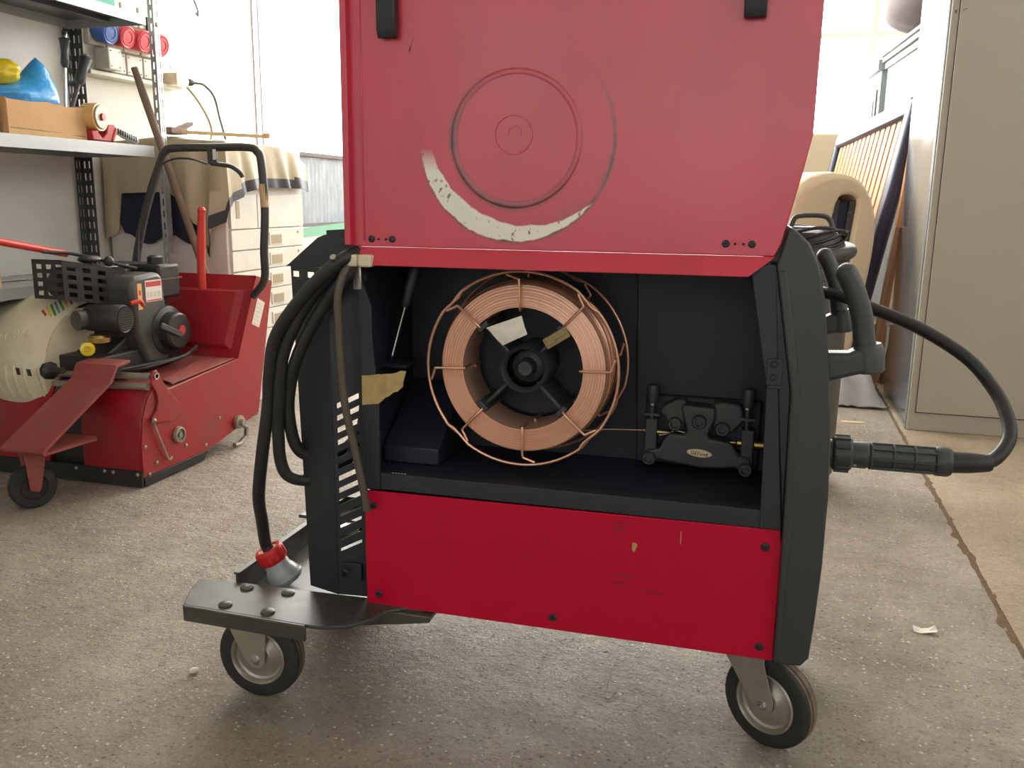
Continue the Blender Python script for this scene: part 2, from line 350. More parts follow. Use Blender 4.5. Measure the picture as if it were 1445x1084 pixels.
    def build(s, name, m, parent=None, bevel=0.0, seg=2, sharp=38, flat=False, thick=0.0, sub=0, loc=None):
        me = bpy.data.meshes.new(name); me.from_pydata([tuple(v) for v in s.v], [], s.f)
        ms = m if isinstance(m, (list, tuple)) else [m]
        for q in ms: me.materials.append(M[q])
        if len(ms) > 1: me.polygons.foreach_set('material_index', s.m)
        bm = bmesh.new(); bm.from_mesh(me); bmesh.ops.recalc_face_normals(bm, faces=bm.faces)
        if not flat:
            for f in bm.faces: f.smooth = True
            for e in bm.edges:
                if len(e.link_faces) != 2 or e.calc_face_angle(0) > R(sharp): e.smooth = False
        bm.to_mesh(me); bm.free()
        o = bpy.data.objects.new(name, me); COL.objects.link(o)
        if thick: q = o.modifiers.new('thick', 'SOLIDIFY'); q.thickness = thick; q.offset = 0
        if sub: q = o.modifiers.new('sub', 'SUBSURF'); q.levels = sub; q.render_levels = sub
        if bevel:
            q = o.modifiers.new('bevel', 'BEVEL'); q.width = bevel; q.segments = seg; q.limit_method = 'ANGLE'; q.angle_limit = R(32)
        if parent: o.parent = parent
        if loc: o.location = loc
        return o
def empty(name, loc=(0, 0, 0), rz=0.0):
    o = bpy.data.objects.new(name, None); COL.objects.link(o); o.location = loc; o.rotation_euler.z = rz; o.empty_display_size = 0.05; return o
def tag(o, label, cat, group=None, kind=None):
    o['label'] = label; o['category'] = cat
    if group: o['group'] = group
    if kind: o['kind'] = kind
    return o
def struct(o, label=None, cat=None):
    o['kind'] = 'structure'
    if label: o['label'] = label; o['category'] = cat
    return o
def copy_to(o, loc=None, parent=None):
    c = o.copy(); COL.objects.link(c)
    if parent is not None: c.parent = parent
    if loc is not None: c.location = loc
    return c

# ================================================================== the room
XL, XR, YF, YB, ZC = -2.55, 2.6, -3.5, 6.5, 3.3
def wall_x(name, x, y0, y1, out, openings, m='wall'):
    """wall across x with rectangular openings (y0,y1,z0,z1)"""
    b = MB(); ys = sorted({y0, y1, *[q for o in openings for q in o[:2]]}); zs = sorted({0.0, ZC, *[q for o in openings for q in o[2:]]})
    hole = lambda i, j: any(o[0] <= ys[i] < o[1] and o[2] <= zs[j] < o[3] for o in openings)
    b.gridplate(ys, zs, lambda i, j: not hole(i, j), 0.15, lambda a, k, z: (x + out * k, a, z)); return struct(b.build(name, m, flat=True))
def wall_y(name, y, x0, x1, out, openings, m='wall'):
    b = MB(); xs = sorted({x0, x1, *[q for o in openings for q in o[:2]]}); zs = sorted({0.0, ZC, *[q for o in openings for q in o[2:]]})
    hole = lambda i, j: any(o[0] <= xs[i] < o[1] and o[2] <= zs[j] < o[3] for o in openings)
    b.gridplate(xs, zs, lambda i, j: not hole(i, j), 0.15, lambda a, k, z: (a, y + out * k, z)); return struct(b.build(name, m, flat=True))
XJ = 0.52                                                   # the joint between the two floor slabs
b = MB(); b.bx(XL - 0.15, XJ - 0.006, YF - 0.15, YB + 0.15, -0.12, 0.0)
fl = struct(b.build('floor', 'floor_grey', flat=True), 'worn grey concrete floor with embedded stone chips', 'floor')
b = MB(); b.bx(XJ + 0.006, XR + 0.15, YF - 0.15, YB + 0.15, -0.12, 0.0)
f2 = struct(b.build('floor_slab', 'floor_beige', flat=True), 'smooth beige concrete floor slab right of the joint', 'floor')
b = MB(); rows = []
for i in range(160):
    y = 0.9 + i * 0.033; w = 0.008 + 0.006 * random.random() + (0.008 if random.random() < 0.2 else 0); c = XJ + random.uniform(-0.004, 0.004)
    rows.append([(c - w, y, -0.002), (c - w * 0.4, y, random.uniform(-0.002, 0.0035)), (c + w * 0.3, y, random.uniform(-0.004, 0.003)), (c + w, y, -0.002)])
b.surf(rows); j = b.build('trim_1', 'joint'); struct(j, 'crumbling brown dirt filled joint in the floor', 'joint')
b = MB(); b.bx(XJ - 0.006, XJ + 0.006, YF - 0.15, YB + 0.15, -0.12, -0.006); struct(b.build('trim_2', 'joint', flat=True))
W1 = (3.50, 6.3, 0.66, 3.0); wall_x('wall_left', XL, YF, YB, -1, [W1])
W2 = (-2.3, 1.5, 1.285, 3.05); wall_y('wall_back', YB, XL, XR, 1, [W2], 'wall_beige')
W3 = (-2.4, 1.8, 0.55, 2.7); wall_y('wall_front', YF, XL, XR, -1, [W3])
W4 = (-2.5, 2.6, 1.5, 2.8); wall_x('wall_right', XR, YF, YB, 1, [W4])
b = MB(); b.bx(XL - 0.15, XR + 0.15, YF - 0.15, YB + 0.15, ZC, ZC + 0.12); struct(b.build('ceiling', 'ceiling', flat=True))
# window 1, left wall: ribbed translucent sheets over a dull lower panel
w = empty('window_1', (XL, 4.2, 0.66)); struct(w, 'tall glowing translucent window in the left wall', 'window')
def ribbed(y0, y1, z0, z1, x, pitch, amp, m, name):
    n = int((y1 - y0) / pitch); g = [[(x + amp * math.sin(i * PI / 2), y0 + (y1 - y0) * i / (n * 1.0) - 4.2, z - 0.66) for i in range(n + 1)] for z in (z0, z1)]
    b = MB(); b.surf(g); o = b.build(name, m, w, thick=0.004); o.location.x = -x if False else 0; return o
for (y0, y1) in ((3.52, 4.188), (4.192, 5.25), (5.29, 6.28)):
    ribbed(y0, y1, 1.085, 2.98, -0.06, 0.012, 0.002, 'pane_left', 'pane')
    ribbed(y0, y1, 0.68, 1.06, -0.06, 0.012, 0.002, 'glass_grey', 'lower_panel')
b = MB()
for y in (3.51, 4.19, 5.27, 6.29): b.bx(-0.07, -0.045, y - 4.2 - 0.008, y - 4.2 + 0.008, 0.0, 2.34)
b.bx(-0.07, -0.05, 4.252 - 4.2, 4.262 - 4.2, 0.0, 2.34)
for z in (0.0, 0.40, 2.32): b.bx(-0.065, -0.035, 3.50 - 4.2, 6.3 - 4.2, z, z + 0.02)
b.build('window_frame', 'cushion', w)
b = MB(); b.add([(XL + 0.002, 3.6, 0.575), (XL + 0.002, 6.4, 0.66), (XL + 0.002, 6.4, 0.725), (XL + 0.002, 3.6, 0.625)], [(0, 1, 2, 3)])
struct(b.build('trim_3', 'green_paint', thick=0.003), 'green painted stripe along the left wall', 'stripe')
# window 2, back wall
w = empty('window_2', (0, YB, 1.285)); struct(w, 'bright multi pane window in the back wall', 'window')
xs = [-2.3, -1.68, -1.05, -0.42, 0.0, 0.565, 1.05, 1.5]; zs = [1.285, 1.92, 2.5, 3.05]
for i in range(len(xs) - 1):
    for k in range(3):
        b = MB(); b.bx(xs[i] + 0.012, xs[i + 1] - 0.012, 0.05, 0.056, zs[k] - 1.285 + 0.012, zs[k + 1] - 1.285 - 0.012); b.build('pane', 'pane_back', w, flat=True)
for x in xs: b = MB(); b.bx(x - 0.018, x + 0.018, 0.025, 0.075, 0, 1.765); b.build('mullion', 'frame_white', w, flat=True)
for z in zs: b = MB(); b.bx(-2.3, 1.5, 0.03, 0.07, z - 1.285 - 0.016, z - 1.285 + 0.016); b.build('crossbar', 'frame_white', w, flat=True)
# added windows out of view: glowing fill for the machine's front and the locker
for nm, W, hx in (('fill_window_3', W3, True), ('fill_window_4', W4, False)):
    w = empty(nm, (0, YF, W[2]) if hx else (XR, 0, W[2])); struct(w); n = 5; h = W[3] - W[2]
    for i in range(n):
        a, c = W[0] + (W[1] - W[0]) * i / n + 0.03, W[0] + (W[1] - W[0]) * (i + 1) / n - 0.03; b = MB()
        if hx: b.bx(a, c, -0.08, -0.074, 0.03, h - 0.03)
        else: b.bx(0.074, 0.08, a, c, 0.03, h - 0.03)
        b.build('pane', 'fill_front' if hx else 'fill_right', w, flat=True)
    b = MB()
    for i in range(n + 1):
        a = W[0] + (W[1] - W[0]) * i / n
        if hx: b.bx(a - 0.03, a + 0.03, -0.1, -0.05, 0, h)
        else: b.bx(0.05, 0.1, a - 0.03, a + 0.03, 0, h)
    for z in (0, h - 0.03):
        if hx: b.bx(W[0], W[1], -0.1, -0.05, z, z + 0.03)
        else: b.bx(0.05, 0.1, W[0], W[1], z, z + 0.03)
    b.build('window_frame', 'frame_white', w, flat=True)

# ================================================================== the welding machine (x = along its side, y = into it, z = up)
MO, MR = Vector((-0.597, 1.232, 0.0)), R(1.0)
WM = empty('welding_machine', MO, MR)
tag(WM, 'red and black wheeled welding machine with its side door open', 'welder')
def mw(u, v, w): return MO + Matrix.Rotation(MR, 3, 'Z') @ Vector((u, v, w))
DEP = 0.43
# lower red side panel with its screws
b = MB(); b.prism([(0.0, 0.183), (0.643, 0.181), (0.643, 0.383), (0.0, 0.379)], 0.0, 0.004); sp = b.build('side_panel', 'red_panel', WM, bevel=0.0012)
def screw(parent, u, w, r=0.0062, v=0.0, m='latch'):
    b = MB(); b.lathe((u, v, w), (0, -1, 0), [(r, 0), (r, 0.0015), (r * 0.75, 0.003), (r * 0.4, 0.0032), (r * 0.35, 0.0018), (0.0003, 0.0016)], 14); b.build('screw', m, parent)
for u, w in ((0.015, 0.355), (0.022, 0.203), (0.313, 0.203), (0.621, 0.356), (0.623, 0.201)): screw(sp, u, w)
# chips and scratches worn through the paint
b = MB(); pts = [(0.431, 0.340), (0.436, 0.341), (0.439, 0.337), (0.436, 0.329), (0.434, 0.325), (0.431, 0.330)]; b.prism(pts, -0.0006, 0.001); b.build('paint_chip', 'tape', sp, flat=True)
b = MB()
for u0, w0, u1, w1 in ((0.402, 0.366, 0.420, 0.369), (0.402, 0.360, 0.418, 0.359), (0.404, 0.284, 0.436, 0.286), (0.404, 0.271, 0.424, 0.274), (0.448, 0.268, 0.478, 0.262)):
    b.add([(u0, -0.0004, w0), (u1, -0.0004, w1), (u1, -0.0004, w1 + 0.0016), (u0, -0.0004, w0 + 0.0012)], [(0, 1, 2, 3)])
b.build('scratch', 'print_dark', sp, flat=True)
b = MB(); b.bx(0.501, 0.5022, -0.0005, 0, 0.346, 0.366); b.build('scratch', 'tape', sp, flat=True)
# cabinet shell
b = MB(); b.bx(0.0, 0.643, 0.004, DEP - 0.004, 0.181, 0.19); b.build('base_plate', 'black_sheet', WM, flat=True)
b = MB(); b.bx(0.0, 0.643, DEP - 0.004, DEP, 0.181, 0.757); b.build('far_side_panel', 'red_panel', WM, flat=True)
b = MB(); b.bx(-0.004, 0.0, 0.03, DEP, 0.181, 0.757); b.build('rear_panel', 'black_sheet', WM, flat=True)
b = MB(); b.bx(-0.004, 0.60, 0.002, DEP, 0.757, 0.764); b.build('top_panel', 'black_sheet', WM, flat=True)
# wire compartment
b = MB(); b.bx(0.0, 0.64, 0.003, 0.205, 0.405, 0.409); b.build('compartment_floor', 'black_inner', WM, flat=True)
b = MB(); b.bx(0.0, 0.64, 0.205, 0.209, 0.19, 0.757); b.build('compartment_back', 'black_inner', WM, flat=True)
b = MB(); b.prism([(0.0, 0.757), (0.0, 0.409), (0.004, 0.409), (0.004, 0.757)], 0.02, 0.205); b.build('compartment_side', 'black_inner', WM, flat=True)
b = MB(); b.bx(0.636, 0.64, 0.02, 0.205, 0.409, 0.757); b.build('compartment_side', 'black_inner', WM, flat=True)
b = MB(); b.prism([(0.410, 0.411), (0.636, 0.411), (0.636, 0.752), (0.398, 0.752)], 0.187, 0.2045); b.build('insulating_board', 'black_inner', WM, bevel=0.002)
b = MB(); b.bx(0.028, 0.612, 0.0, 0.006, 0.383, 0.409); b.bx(0.028, 0.612, 0.0, 0.022, 0.4075, 0.4105)
sl = b.build('sill', 'black_sheet', WM, bevel=0.001)
b = MB()
for k in range(5): b.bx(0.046 + k * 0.0052, 0.049 + k * 0.0052, 0.004, 0.0045, 0.4105, 0.4112)
b.build('stamped_mark', 'label_white', sl, flat=True)
b = MB(); b.bx(0.533, 0.566, 0.003, 0.008, 0.4106, 0.4109); b.build('slot', 'latch', sl, flat=True)
# sheet frame left and right of the opening
b = MB(); b.prism([(-0.002, 0.738), (0.0, 0.381), (0.028, 0.383), (0.029, 0.525), (0.019, 0.62), (0.0185, 0.676), (0.002, 0.718)], -0.002, 0.004)
b.bx(-0.002, 0.0, 0.0, 0.03, 0.381, 0.736); b.build('opening_frame', 'black_sheet', WM, bevel=0.001)
b = MB(); b.prism([(0.575, 0.757), (0.607, 0.757), (0.6375, 0.585), (0.6415, 0.374), (0.6415, 0.3835), (0.611, 0.3835), (0.6065, 0.59), (0.577, 0.741)][:4] + [(0.6425, 0.384), (0.611, 0.384), (0.6065, 0.59), (0.577, 0.741)], -0.002, 0.005)
rf = b.build('opening_frame', 'black_sheet', WM, bevel=0.001)
for u, w in ((0.589, 0.727), (0.620, 0.462)):
    b = MB(); b.cyl((u, -0.002, w), (u, -0.0028, w), 0.003, n=12); b.build('rivet_hole', 'latch', rf)
b = MB(); b.bx(0.605, 0.626, -0.0045, -0.002, 0.592, 0.63); b.build('hinge_plate', 'black_sheet', rf, bevel=0.001)
for w in (0.622, 0.604): screw(rf, 0.614, w, 0.0048, -0.0045)
b = MB(); b.prism([(0.604, -0.002), (0.627, -0.002), (0.627, -0.009), (0.607, -0.009)], 0.589, 0.593, 'z'); b.build('tab', 'black_sheet', rf, bevel=0.001)
b = MB(); b.bx(0.586, 0.606, 0.0, 0.02, 0.742, 0.757); b.build('red_bracket', 'red_panel', WM, bevel=0.001)
b = MB(); b.bx(0.568, 0.587, -0.002, 0.014, 0.744, 0.757); b.build('latch_striker', 'latch', WM, bevel=0.001)
b = MB(); b.prism([(0.06, 0.411), (0.06, 0.438), (0.20, 0.525), (0.203, 0.411)], 0.008, 0.104, 'x'); b.build('inner_cover', 'black_inner', WM, bevel=0.002)
# front moulding
out = [(0.590, 0.757), (0.607, 0.757), (0.6385, 0.585), (0.6425, 0.374), (0.6435, 0.184), (0.650, 0.180), (0.682, 0.182), (0.692, 0.196), (0.696, 0.259), (0.699, 0.336), (0.699, 0.441), (0.694, 0.542), (0.683, 0.64), (0.672, 0.716), (0.662, 0.757), (0.648, 0.786), (0.632, 0.801), (0.612, 0.812), (0.592, 0.815)]
near = [(0.6075, 0.757), (0.612, 0.770), (0.6215, 0.808)] + out[1:17][::-1][:0] + [(0.632, 0.801), (0.648, 0.786), (0.662, 0.757), (0.672, 0.716), (0.683, 0.64), (0.694, 0.542), (0.699, 0.441), (0.699, 0.336), (0.696, 0.259), (0.692, 0.196), (0.682, 0.182), (0.650, 0.180), (0.6435, 0.184), (0.6425, 0.374), (0.6385, 0.585)]
b = MB(); b.prism(near, -0.008, 0.03); fm = b.build('front_moulding', 'black_plastic', WM, bevel=0.008, seg=4)
b = MB(); b.prism(out, 0.014, DEP + 0.008); b.build('moulding_body', 'black_plastic', fm, bevel=0.012, seg=4)
b = MB(); b.prism([(0.6095, 0.75), (0.6388, 0.585), (0.6428, 0.374), (0.6438, 0.19), (0.654, 0.19), (0.655, 0.374), (0.651, 0.59), (0.622, 0.750)], -0.0105, -0.004); b.build('seam_rib', 'black_plastic', fm, bevel=0.003, seg=3)
b = MB(); b.ball((0.598, 0.06, 0.823), (0.024, 0.03, 0.012)); b.build('top_cap', 'black_plastic', WM)
# carrying handles on the front
def handle(v):
    o = MB(); o.prism([(0.665, 0.640), (0.672, 0.602), (0.688, 0.602), (0.729, 0.615), (0.742, 0.619), (0.742, 0.649), (0.716, 0.646), (0.709, 0.642)], v - 0.018, v + 0.018)
    o = o.build('handle', 'black_plastic', WM, bevel=0.006, seg=3)
    p = smooth_path([(0.736, v, 0.618), (0.733, v, 0.640), (0.728, v, 0.662), (0.7225, v, 0.692), (0.711, v, 0.724), (0.701, v, 0.744), (0.699, v, 0.747)], 4); n = len(p)
    g = MB(); g.tube(p, [0.0162 - 0.0020 * min(1, i / 8) for i in range(n)], 14); g.ball(p[-1], 0.0144, 14, 10); g.build('grip', 'black_plastic', o)
    g = MB(); g.lathe((0.7385, v, 0.615), (-0.10, 0, 1), [(0.0175, 0), (0.0205, 0.003), (0.0205, 0.032), (0.0162, 0.040)], 16); g.build('grip_socket', 'black_plastic', o)
handle(0.018); handle(0.415)
# casters: part fork, sub-parts tyre, tread, rim, axle
def caster(u, v, axis_deg, top, rad=0.074, wid=0.034, off=0.036):
    a = R(axis_deg); ax = Vector((math.sin(a), math.cos(a), 0)); fwd = Vector((math.cos(a), -math.sin(a), 0)); c = Vector((u, v, rad))
    piv = c - fwd * off; piv.z = 0.0
    f = MB()
    for s_ in (-1, 1):
        o_ = ax * (s_ * (wid / 2 + 0.006))
        P = [(-0.052, top - 0.012), (0.036, top - 0.012), (0.034, top - 0.04), (off + 0.018, rad + 0.010), (off + 0.017, rad - 0.006), (off + 0.008, rad - 0.016), (off - 0.006, rad - 0.016), (off - 0.017, rad - 0.006), (-0.036, top - 0.045)]
        vs = [piv + fwd * q[0] + o_ + ax * k + Vector((0, 0, q[1])) for k in (-0.0015, 0.0015) for q in P]; n = len(P)
        f.add(vs, [list(range(n)), list(range(2 * n - 1, n - 1, -1))] + [(i, n + i, n + (i + 1) % n, (i + 1) % n) for i in range(n)])
    rot = Matrix.Rotation(-a, 3, 'Z')
    f.box(piv + Vector((-0.008 * fwd.x, -0.008 * fwd.y, top - 0.011)), (0.078, wid + 0.015, 0.004), rot)
    f.lathe(piv + Vector((0, 0, top - 0.010)), (0, 0, 1), [(0.034, 0), (0.036, 0.003), (0.030, 0.006)], 20)
    f = f.build('caster', 'zinc', WM, bevel=0.001)
    t = MB(); h = wid / 2
    t.lathe(c - ax * h, ax, [(rad * 0.66, 0.001), (rad * 0.90, 0.0), (rad * 0.975, 0.003), (rad, 0.008), (rad, wid - 0.008), (rad * 0.975, wid - 0.003), (rad * 0.90, wid), (rad * 0.66, wid - 0.001), (rad * 0.66, 0.001)], 48, caps=False); t.build('tyre', 'tyre', f)
    t = MB(); t.lathe(c - ax * (h - 0.008), ax, [(rad + 0.0003, 0), (rad + 0.0003, 0.005), (rad - 0.002, 0.006), (rad - 0.002, 0.008), (rad + 0.0004, 0.009), (rad + 0.0004, wid - 0.016)], 48, caps=False); t.build('tread', 'tread', f)
    t = MB(); q = -1
    t.lathe(c + ax * (q * (h + 0.0005)), ax * -q, [(rad * 0.67, 0), (rad * 0.635, -0.0025), (rad * 0.60, 0.0), (rad * 0.575, 0.006), (rad * 0.52, 0.008), (rad * 0.34, 0.004), (rad * 0.30, 0.0), (rad * 0.18, -0.001), (0.001, -0.001)], 40, caps=False)
    t.lathe(c + ax * (h + 0.0005), -ax, [(rad * 0.67, 0), (rad * 0.60, 0.0), (rad * 0.52, 0.008), (0.001, 0.004)], 30, caps=False); t.build('rim', 'zinc', f)
    t = MB(); t.lathe(c - ax * (h + 0.007), -ax, [(0.0105, -0.001), (0.0105, 0.001), (0.007, 0.0015), (0.007, 0.006), (0.0045, 0.0065), (0.004, 0.010)], 6); t.build('axle_bolt', 'steel', f)
    return f
caster(0.648, 0.078, 31, 0.182); caster(0.648, 0.36, 20, 0.182)
caster(-0.188, -0.018, -2, 0.175, off=0.012); caster(-0.188, 0.36, -10, 0.175, off=0.02)
# rear bottle tray
b = MB(); edge = [(-0.314, 0.0), (-0.310, -0.03), (-0.286, -0.086), (-0.280, -0.093), (-0.06, -0.100), (-0.035, -0.099), (0.005, -0.084), (0.030, -0.055), (0.043, -0.02), (0.070, 0.0), (0.11, 0.004), (0.11, 0.02), (-0.06, 0.014), (-0.245, 0.008)]
b.prism(edge, 0.179, 0.185, 'z'); tr = b.build('bottle_tray', 'tray', WM, bevel=0.0015)
b = MB(); b.prism([(-0.286, -0.0905), (-0.280, -0.098), (-0.058, -0.105), (-0.058, -0.098), (-0.28, -0.090)], 0.158, 0.1845, 'z'); b.build('folded_lip', 'tray', tr, bevel=0.002)
b = MB(); b.prism([(0.0, 0.179), (0.115, 0.179), (0.112, 0.168), (0.06, 0.158), (-0.02, 0.145), (-0.06, 0.15), (-0.06, 0.179)], -0.01, 0.05); b.build('support_gusset', 'tray', tr, bevel=0.002)
b = MB(); b.bx(-0.248, 0.0, 0.016, 0.44, 0.150, 0.154); b.bx(-0.252, -0.247, 0.012, 0.44, 0.150, 0.198); b.bx(-0.248, 0.0, 0.435, 0.44, 0.150, 0.198); b.build('tray_floor', 'tray', tr, bevel=0.001)
b = MB(); b.bx(-0.2555, -0.2435, 0.012, 0.44, 0.196, 0.2); b.build('tray_rim', 'tray', tr, bevel=0.001)
b = MB(); b.prism([(-0.32, 0.36), (0.0, 0.36), (0.0, 0.46), (-0.30, 0.46)], 0.168, 0.175, 'z'); b.build('tray_wing', 'tray', tr)
for u, v in ((-0.215, -0.077), (-0.216, -0.011), (-0.136, -0.080), (-0.140, -0.008)):
    b = MB(); b.lathe((u, v, 0.185), (0, 0, 1), [(0.0115, 0), (0.011, 0.003), (0.007, 0.0055), (0.001, 0.0062)], 18); b.build('bolt_head', 'tray', tr)
# rear column: folded sheet, right half louvred
FU = -0.060                                         # the fold
def colmap(u, k, w):                                # left half turns away behind the fold
    v = 0.012 if u >= FU else 0.012 + (FU - u) * 0.30
    return (u, v + k, w)
def gapw(u): return 0
us = [-0.014 - 0.046, -0.052, -0.014, -0.006]; slots = []
zs = [0.186, 0.20, 0.245]
for k in range(13): a = 0.262 + k * 0.0203; slots.append((a, a + (0.0085 if k > 3 else 0.0055)))
zz = sorted({0.186, 0.76, *[q for s_ in slots for q in s_]})
def shear(u, k, w):
    f = 0.52 * (u - us[1]) if 0.25 < w < 0.56 else 0
    return (u, 0.012 + k + (u - FU) * 0.1, w + f + (0.0 if w < 0.7 else (u - FU) * 0.12))
b = MB(); b.gridplate(us, zz, lambda i, j: not (i == 1 and any(abs(zz[j] - s_[0]) < 1e-6 for s_ in slots)), 0.003, shear)
lv = b.build('louvred_sheet', 'black_sheet', WM, flat=True)
b = MB(); b.bx(-0.047, -0.013, 0.008, 0.0135, 0.216, 0.246); b.build('cover_plate', 'black_sheet', lv, bevel=0.001)
b = MB(); b.tube(smooth_path([(-0.046, 0.006, 0.222), (-0.040, 0.001, 0.236), (-0.034, 0.002, 0.231)], 4), 0.003); b.build('hook', 'latch', lv)
cu = [-0.118, -0.1155, -0.105, -0.092, -0.081, FU]; cz = [0.186, 0.212, 0.218, 0.688, 0.713, 0.722, 0.73]
def lmap(u, k, w):
    t = (w - 0.186) / 0.544; uu = FU + (u - FU) * (1 + 0.30 * t) if u < FU - 1e-6 else FU + 0.004 * (1 - t)
    return (uu, 0.012 + k + (FU - uu) * 0.30, w)
hole = {(1, 4), (3, 4)}
b = MB(); b.gridplate(cu, cz, lambda i, j: (i, j) not in hole, 0.003, lmap)
b.prism([(-0.1375, 0.73), (-0.13, 0.735), (-0.080, 0.776), (-0.070, 0.780), (FU, 0.782), (FU, 0.73)], 0.022, 0.0252)
b.build('column_sheet', 'black_sheet', WM, flat=True)
b = MB(); b.bx(-0.118, -0.086, 0.0205, 0.024, 0.69, 0.711); b.build('stamped_tab', 'black_sheet', lv, bevel=0.001)
b = MB(); b.prism([(FU, 0.76), (-0.006, 0.766), (-0.006, 0.792), (FU, 0.788)], 0.013, 0.016); b.build('column_top', 'black_sheet', lv, flat=True)
b = MB(); b.bx(-0.12, -0.006, 0.20, 0.203, 0.186, 0.78); b.bx(-0.123, -0.12, 0.04, 0.20, 0.70, 0.78); b.build('column_back', 'black_sheet', lv, flat=True) if False else None
# cable hook at the top
b = MB(); b.tube(smooth_path([(0.0, 0.03, 0.736), (-0.012, 0.012, 0.738), (-0.02, -0.004, 0.738), (-0.022, -0.03, 0.742), (-0.022, -0.044, 0.752)], 5), 0.005, 8); b.build('cable_hook', 'steel', WM)
b = MB(); b.bx(-0.010, 0.004, -0.004, 0.003, 0.70, 0.742); b.build('bright_bracket', 'steel', WM, bevel=0.002)
# ---- service door, swung up
D = [(-0.014, 0.766), (0.604, 0.768), (0.612, 0.785), (0.632, 0.878), (0.641, 0.925), (0.642, 1.165), (-0.012, 1.165)]
b = MB(); b.prism(D, -0.004, 0.010); dr = b.build('service_door', 'door_red', WM, bevel=0.0015)
b = MB(); b.bx(-0.016, -0.006, -0.016, -0.003, 0.768, 1.165); b.bx(0.010, 0.0125, -0.0055, -0.0035, 0.775, 1.165); b.build('edge_fold', 'door_red', dr, bevel=0.001)
b = MB(); b.add([(-0.006, -0.003, 0.766), (0.606, -0.003, 0.768), (0.572, -0.018, 0.741), (0.0, -0.018, 0.739), (-0.006, 0.0, 0.765), (0.606, 0.0, 0.767), (0.572, -0.0145, 0.740), (0.0, -0.0145, 0.738)],
              [(0, 1, 2, 3), (7, 6, 5, 4), (0, 3, 7, 4), (1, 5, 6, 2), (3, 2, 6, 7), (0, 4, 5, 1)]); b.build('bottom_flange', 'door_red', dr, bevel=0.001)
b = MB(); b.lathe((0.244, -0.004, 0.921), (0, -1, 0), [(0.0965, -0.0005), (0.0945, 0.0007), (0.0915, 0.0009), (0.0885, 0.0006), (0.087, 0.0003), (0.0865, -0.001)], 72, caps=False); b.build('stamped_ring', 'door_red', dr)
b = MB(); b.lathe((0.241, -0.004, 0.927), (0, -1, 0), [(0.0282, -0.001), (0.0275, 0.0014), (0.0262, 0.0014), (0.0255, -0.0005)], 48, caps=False); b.lathe((0.2425, -0.004, 0.929), (0, -1, 0), [(0.0105, -0.001), (0.0100, 0.0012), (0.0086, 0.0012), (0.0080, -0.0005)], 32, caps=False, a0=-0.5, a1=4.2); b.build('stamped_hub_mark', 'door_red', dr)
for (u0, u1, w0) in ((0.043, 0.071, 1.058), (0.545, 0.573, 1.067)):
    b = MB(); b.prism([(-0.004, w0 + 0.004), (-0.016, w0), (-0.022, w0 + 0.012), (-0.022, 1.165), (-0.004, 1.165)], u0, u1, 'x'); b.build('door_catch', 'latch', dr, bevel=0.002)
for u, r in ((0.023, 0.0052), (0.056, 0.0052), (0.034, 0.0019), (0.046, 0.0019), (0.540, 0.0052), (0.574, 0.0052), (0.552, 0.0019), (0.563, 0.0019)): screw(dr, u, 0.7775 + (0.006 if u > 0.3 else 0), r, -0.004)
b = MB(); b.add([(0.0855, -0.0045, 1.043), (0.0875, -0.0045, 1.041), (0.0895, -0.0045, 1.052), (0.095, -0.0045, 1.062), (0.091, -0.0045, 1.056)], [(0, 1, 2, 3, 4)]); b.build('scratch', 'print_dark', dr, flat=True)
b = MB(); b.bx(-0.015, 0.006, -0.024, -0.006, 0.7365, 0.7545); b.bx(0.008, 0.029, -0.024, -0.006, 0.7365, 0.7545); b.bx(-0.01, 0.025, -0.02, -0.006, 0.739, 0.752); b.build('hinge_block', 'cream_plastic', dr, bevel=0.003)
# ---- wire feeder
FV = 0.150
fd = MB(); fd.bx(0.4235, 0.606, 0.172, 0.187, 0.416, 0.53); fd = fd.build('wire_feeder', 'black_inner', WM, bevel=0.003)
low = [(0.428, 0.436), (0.438, 0.424), (0.452, 0.431), (0.48, 0.427), (0.515, 0.4225), (0.55, 0.4245), (0.572, 0.428), (0.580, 0.420), (0.594, 0.424), (0.594, 0.444), (0.574, 0.449), (0.566, 0.464), (0.556, 0.469), (0.530, 0.471), (0.527, 0.480), (0.537, 0.505), (0.536, 0.522), (0.485, 0.524), (0.483, 0.517), (0.494, 0.482), (0.490, 0.474), (0.468, 0.476), (0.458, 0.466), (0.452, 0.450), (0.440, 0.447), (0.430, 0.446)]
b = MB(); b.prism(low, FV - 0.012, FV + 0.022); b.build('clamp_body', 'black_plastic', fd, bevel=0.004, seg=3)
b = MB(); b.prism([(0.452, 0.516), (0.463, 0.524), (0.475, 0.531), (0.49, 0.530), (0.49, 0.487), (0.482, 0.478), (0.470, 0.480), (0.460, 0.490), (0.456, 0.502), (0.448, 0.505)], FV - 0.004, FV + 0.022); b.build('pressure_arm', 'black_plastic', fd, bevel=0.004, seg=3)
b = MB(); b.prism([(0.532, 0.528), (0.55, 0.531), (0.572, 0.528), (0.578, 0.52), (0.579, 0.50), (0.565, 0.484), (0.550, 0.474), (0.536, 0.482), (0.532, 0.50)], FV - 0.004, FV + 0.022); b.build('pressure_arm', 'black_plastic', fd, bevel=0.004, seg=3)
for u, w, v in ((0.474, 0.491, FV - 0.004), (0.512, 0.499, FV - 0.012), (0.548, 0.488, FV - 0.004), (0.436, 0.433, FV - 0.012), (0.587, 0.427, FV - 0.012)):
    b = MB(); b.lathe((u, v, w), (0, -1, 0), [(0.0115, -0.004), (0.0115, 0.004), (0.0095, 0.007), (0.0065, 0.007), (0.0055, 0.003), (0.0005, 0.003)], 18); b.build('cap_screw', 'black_plastic', fd)
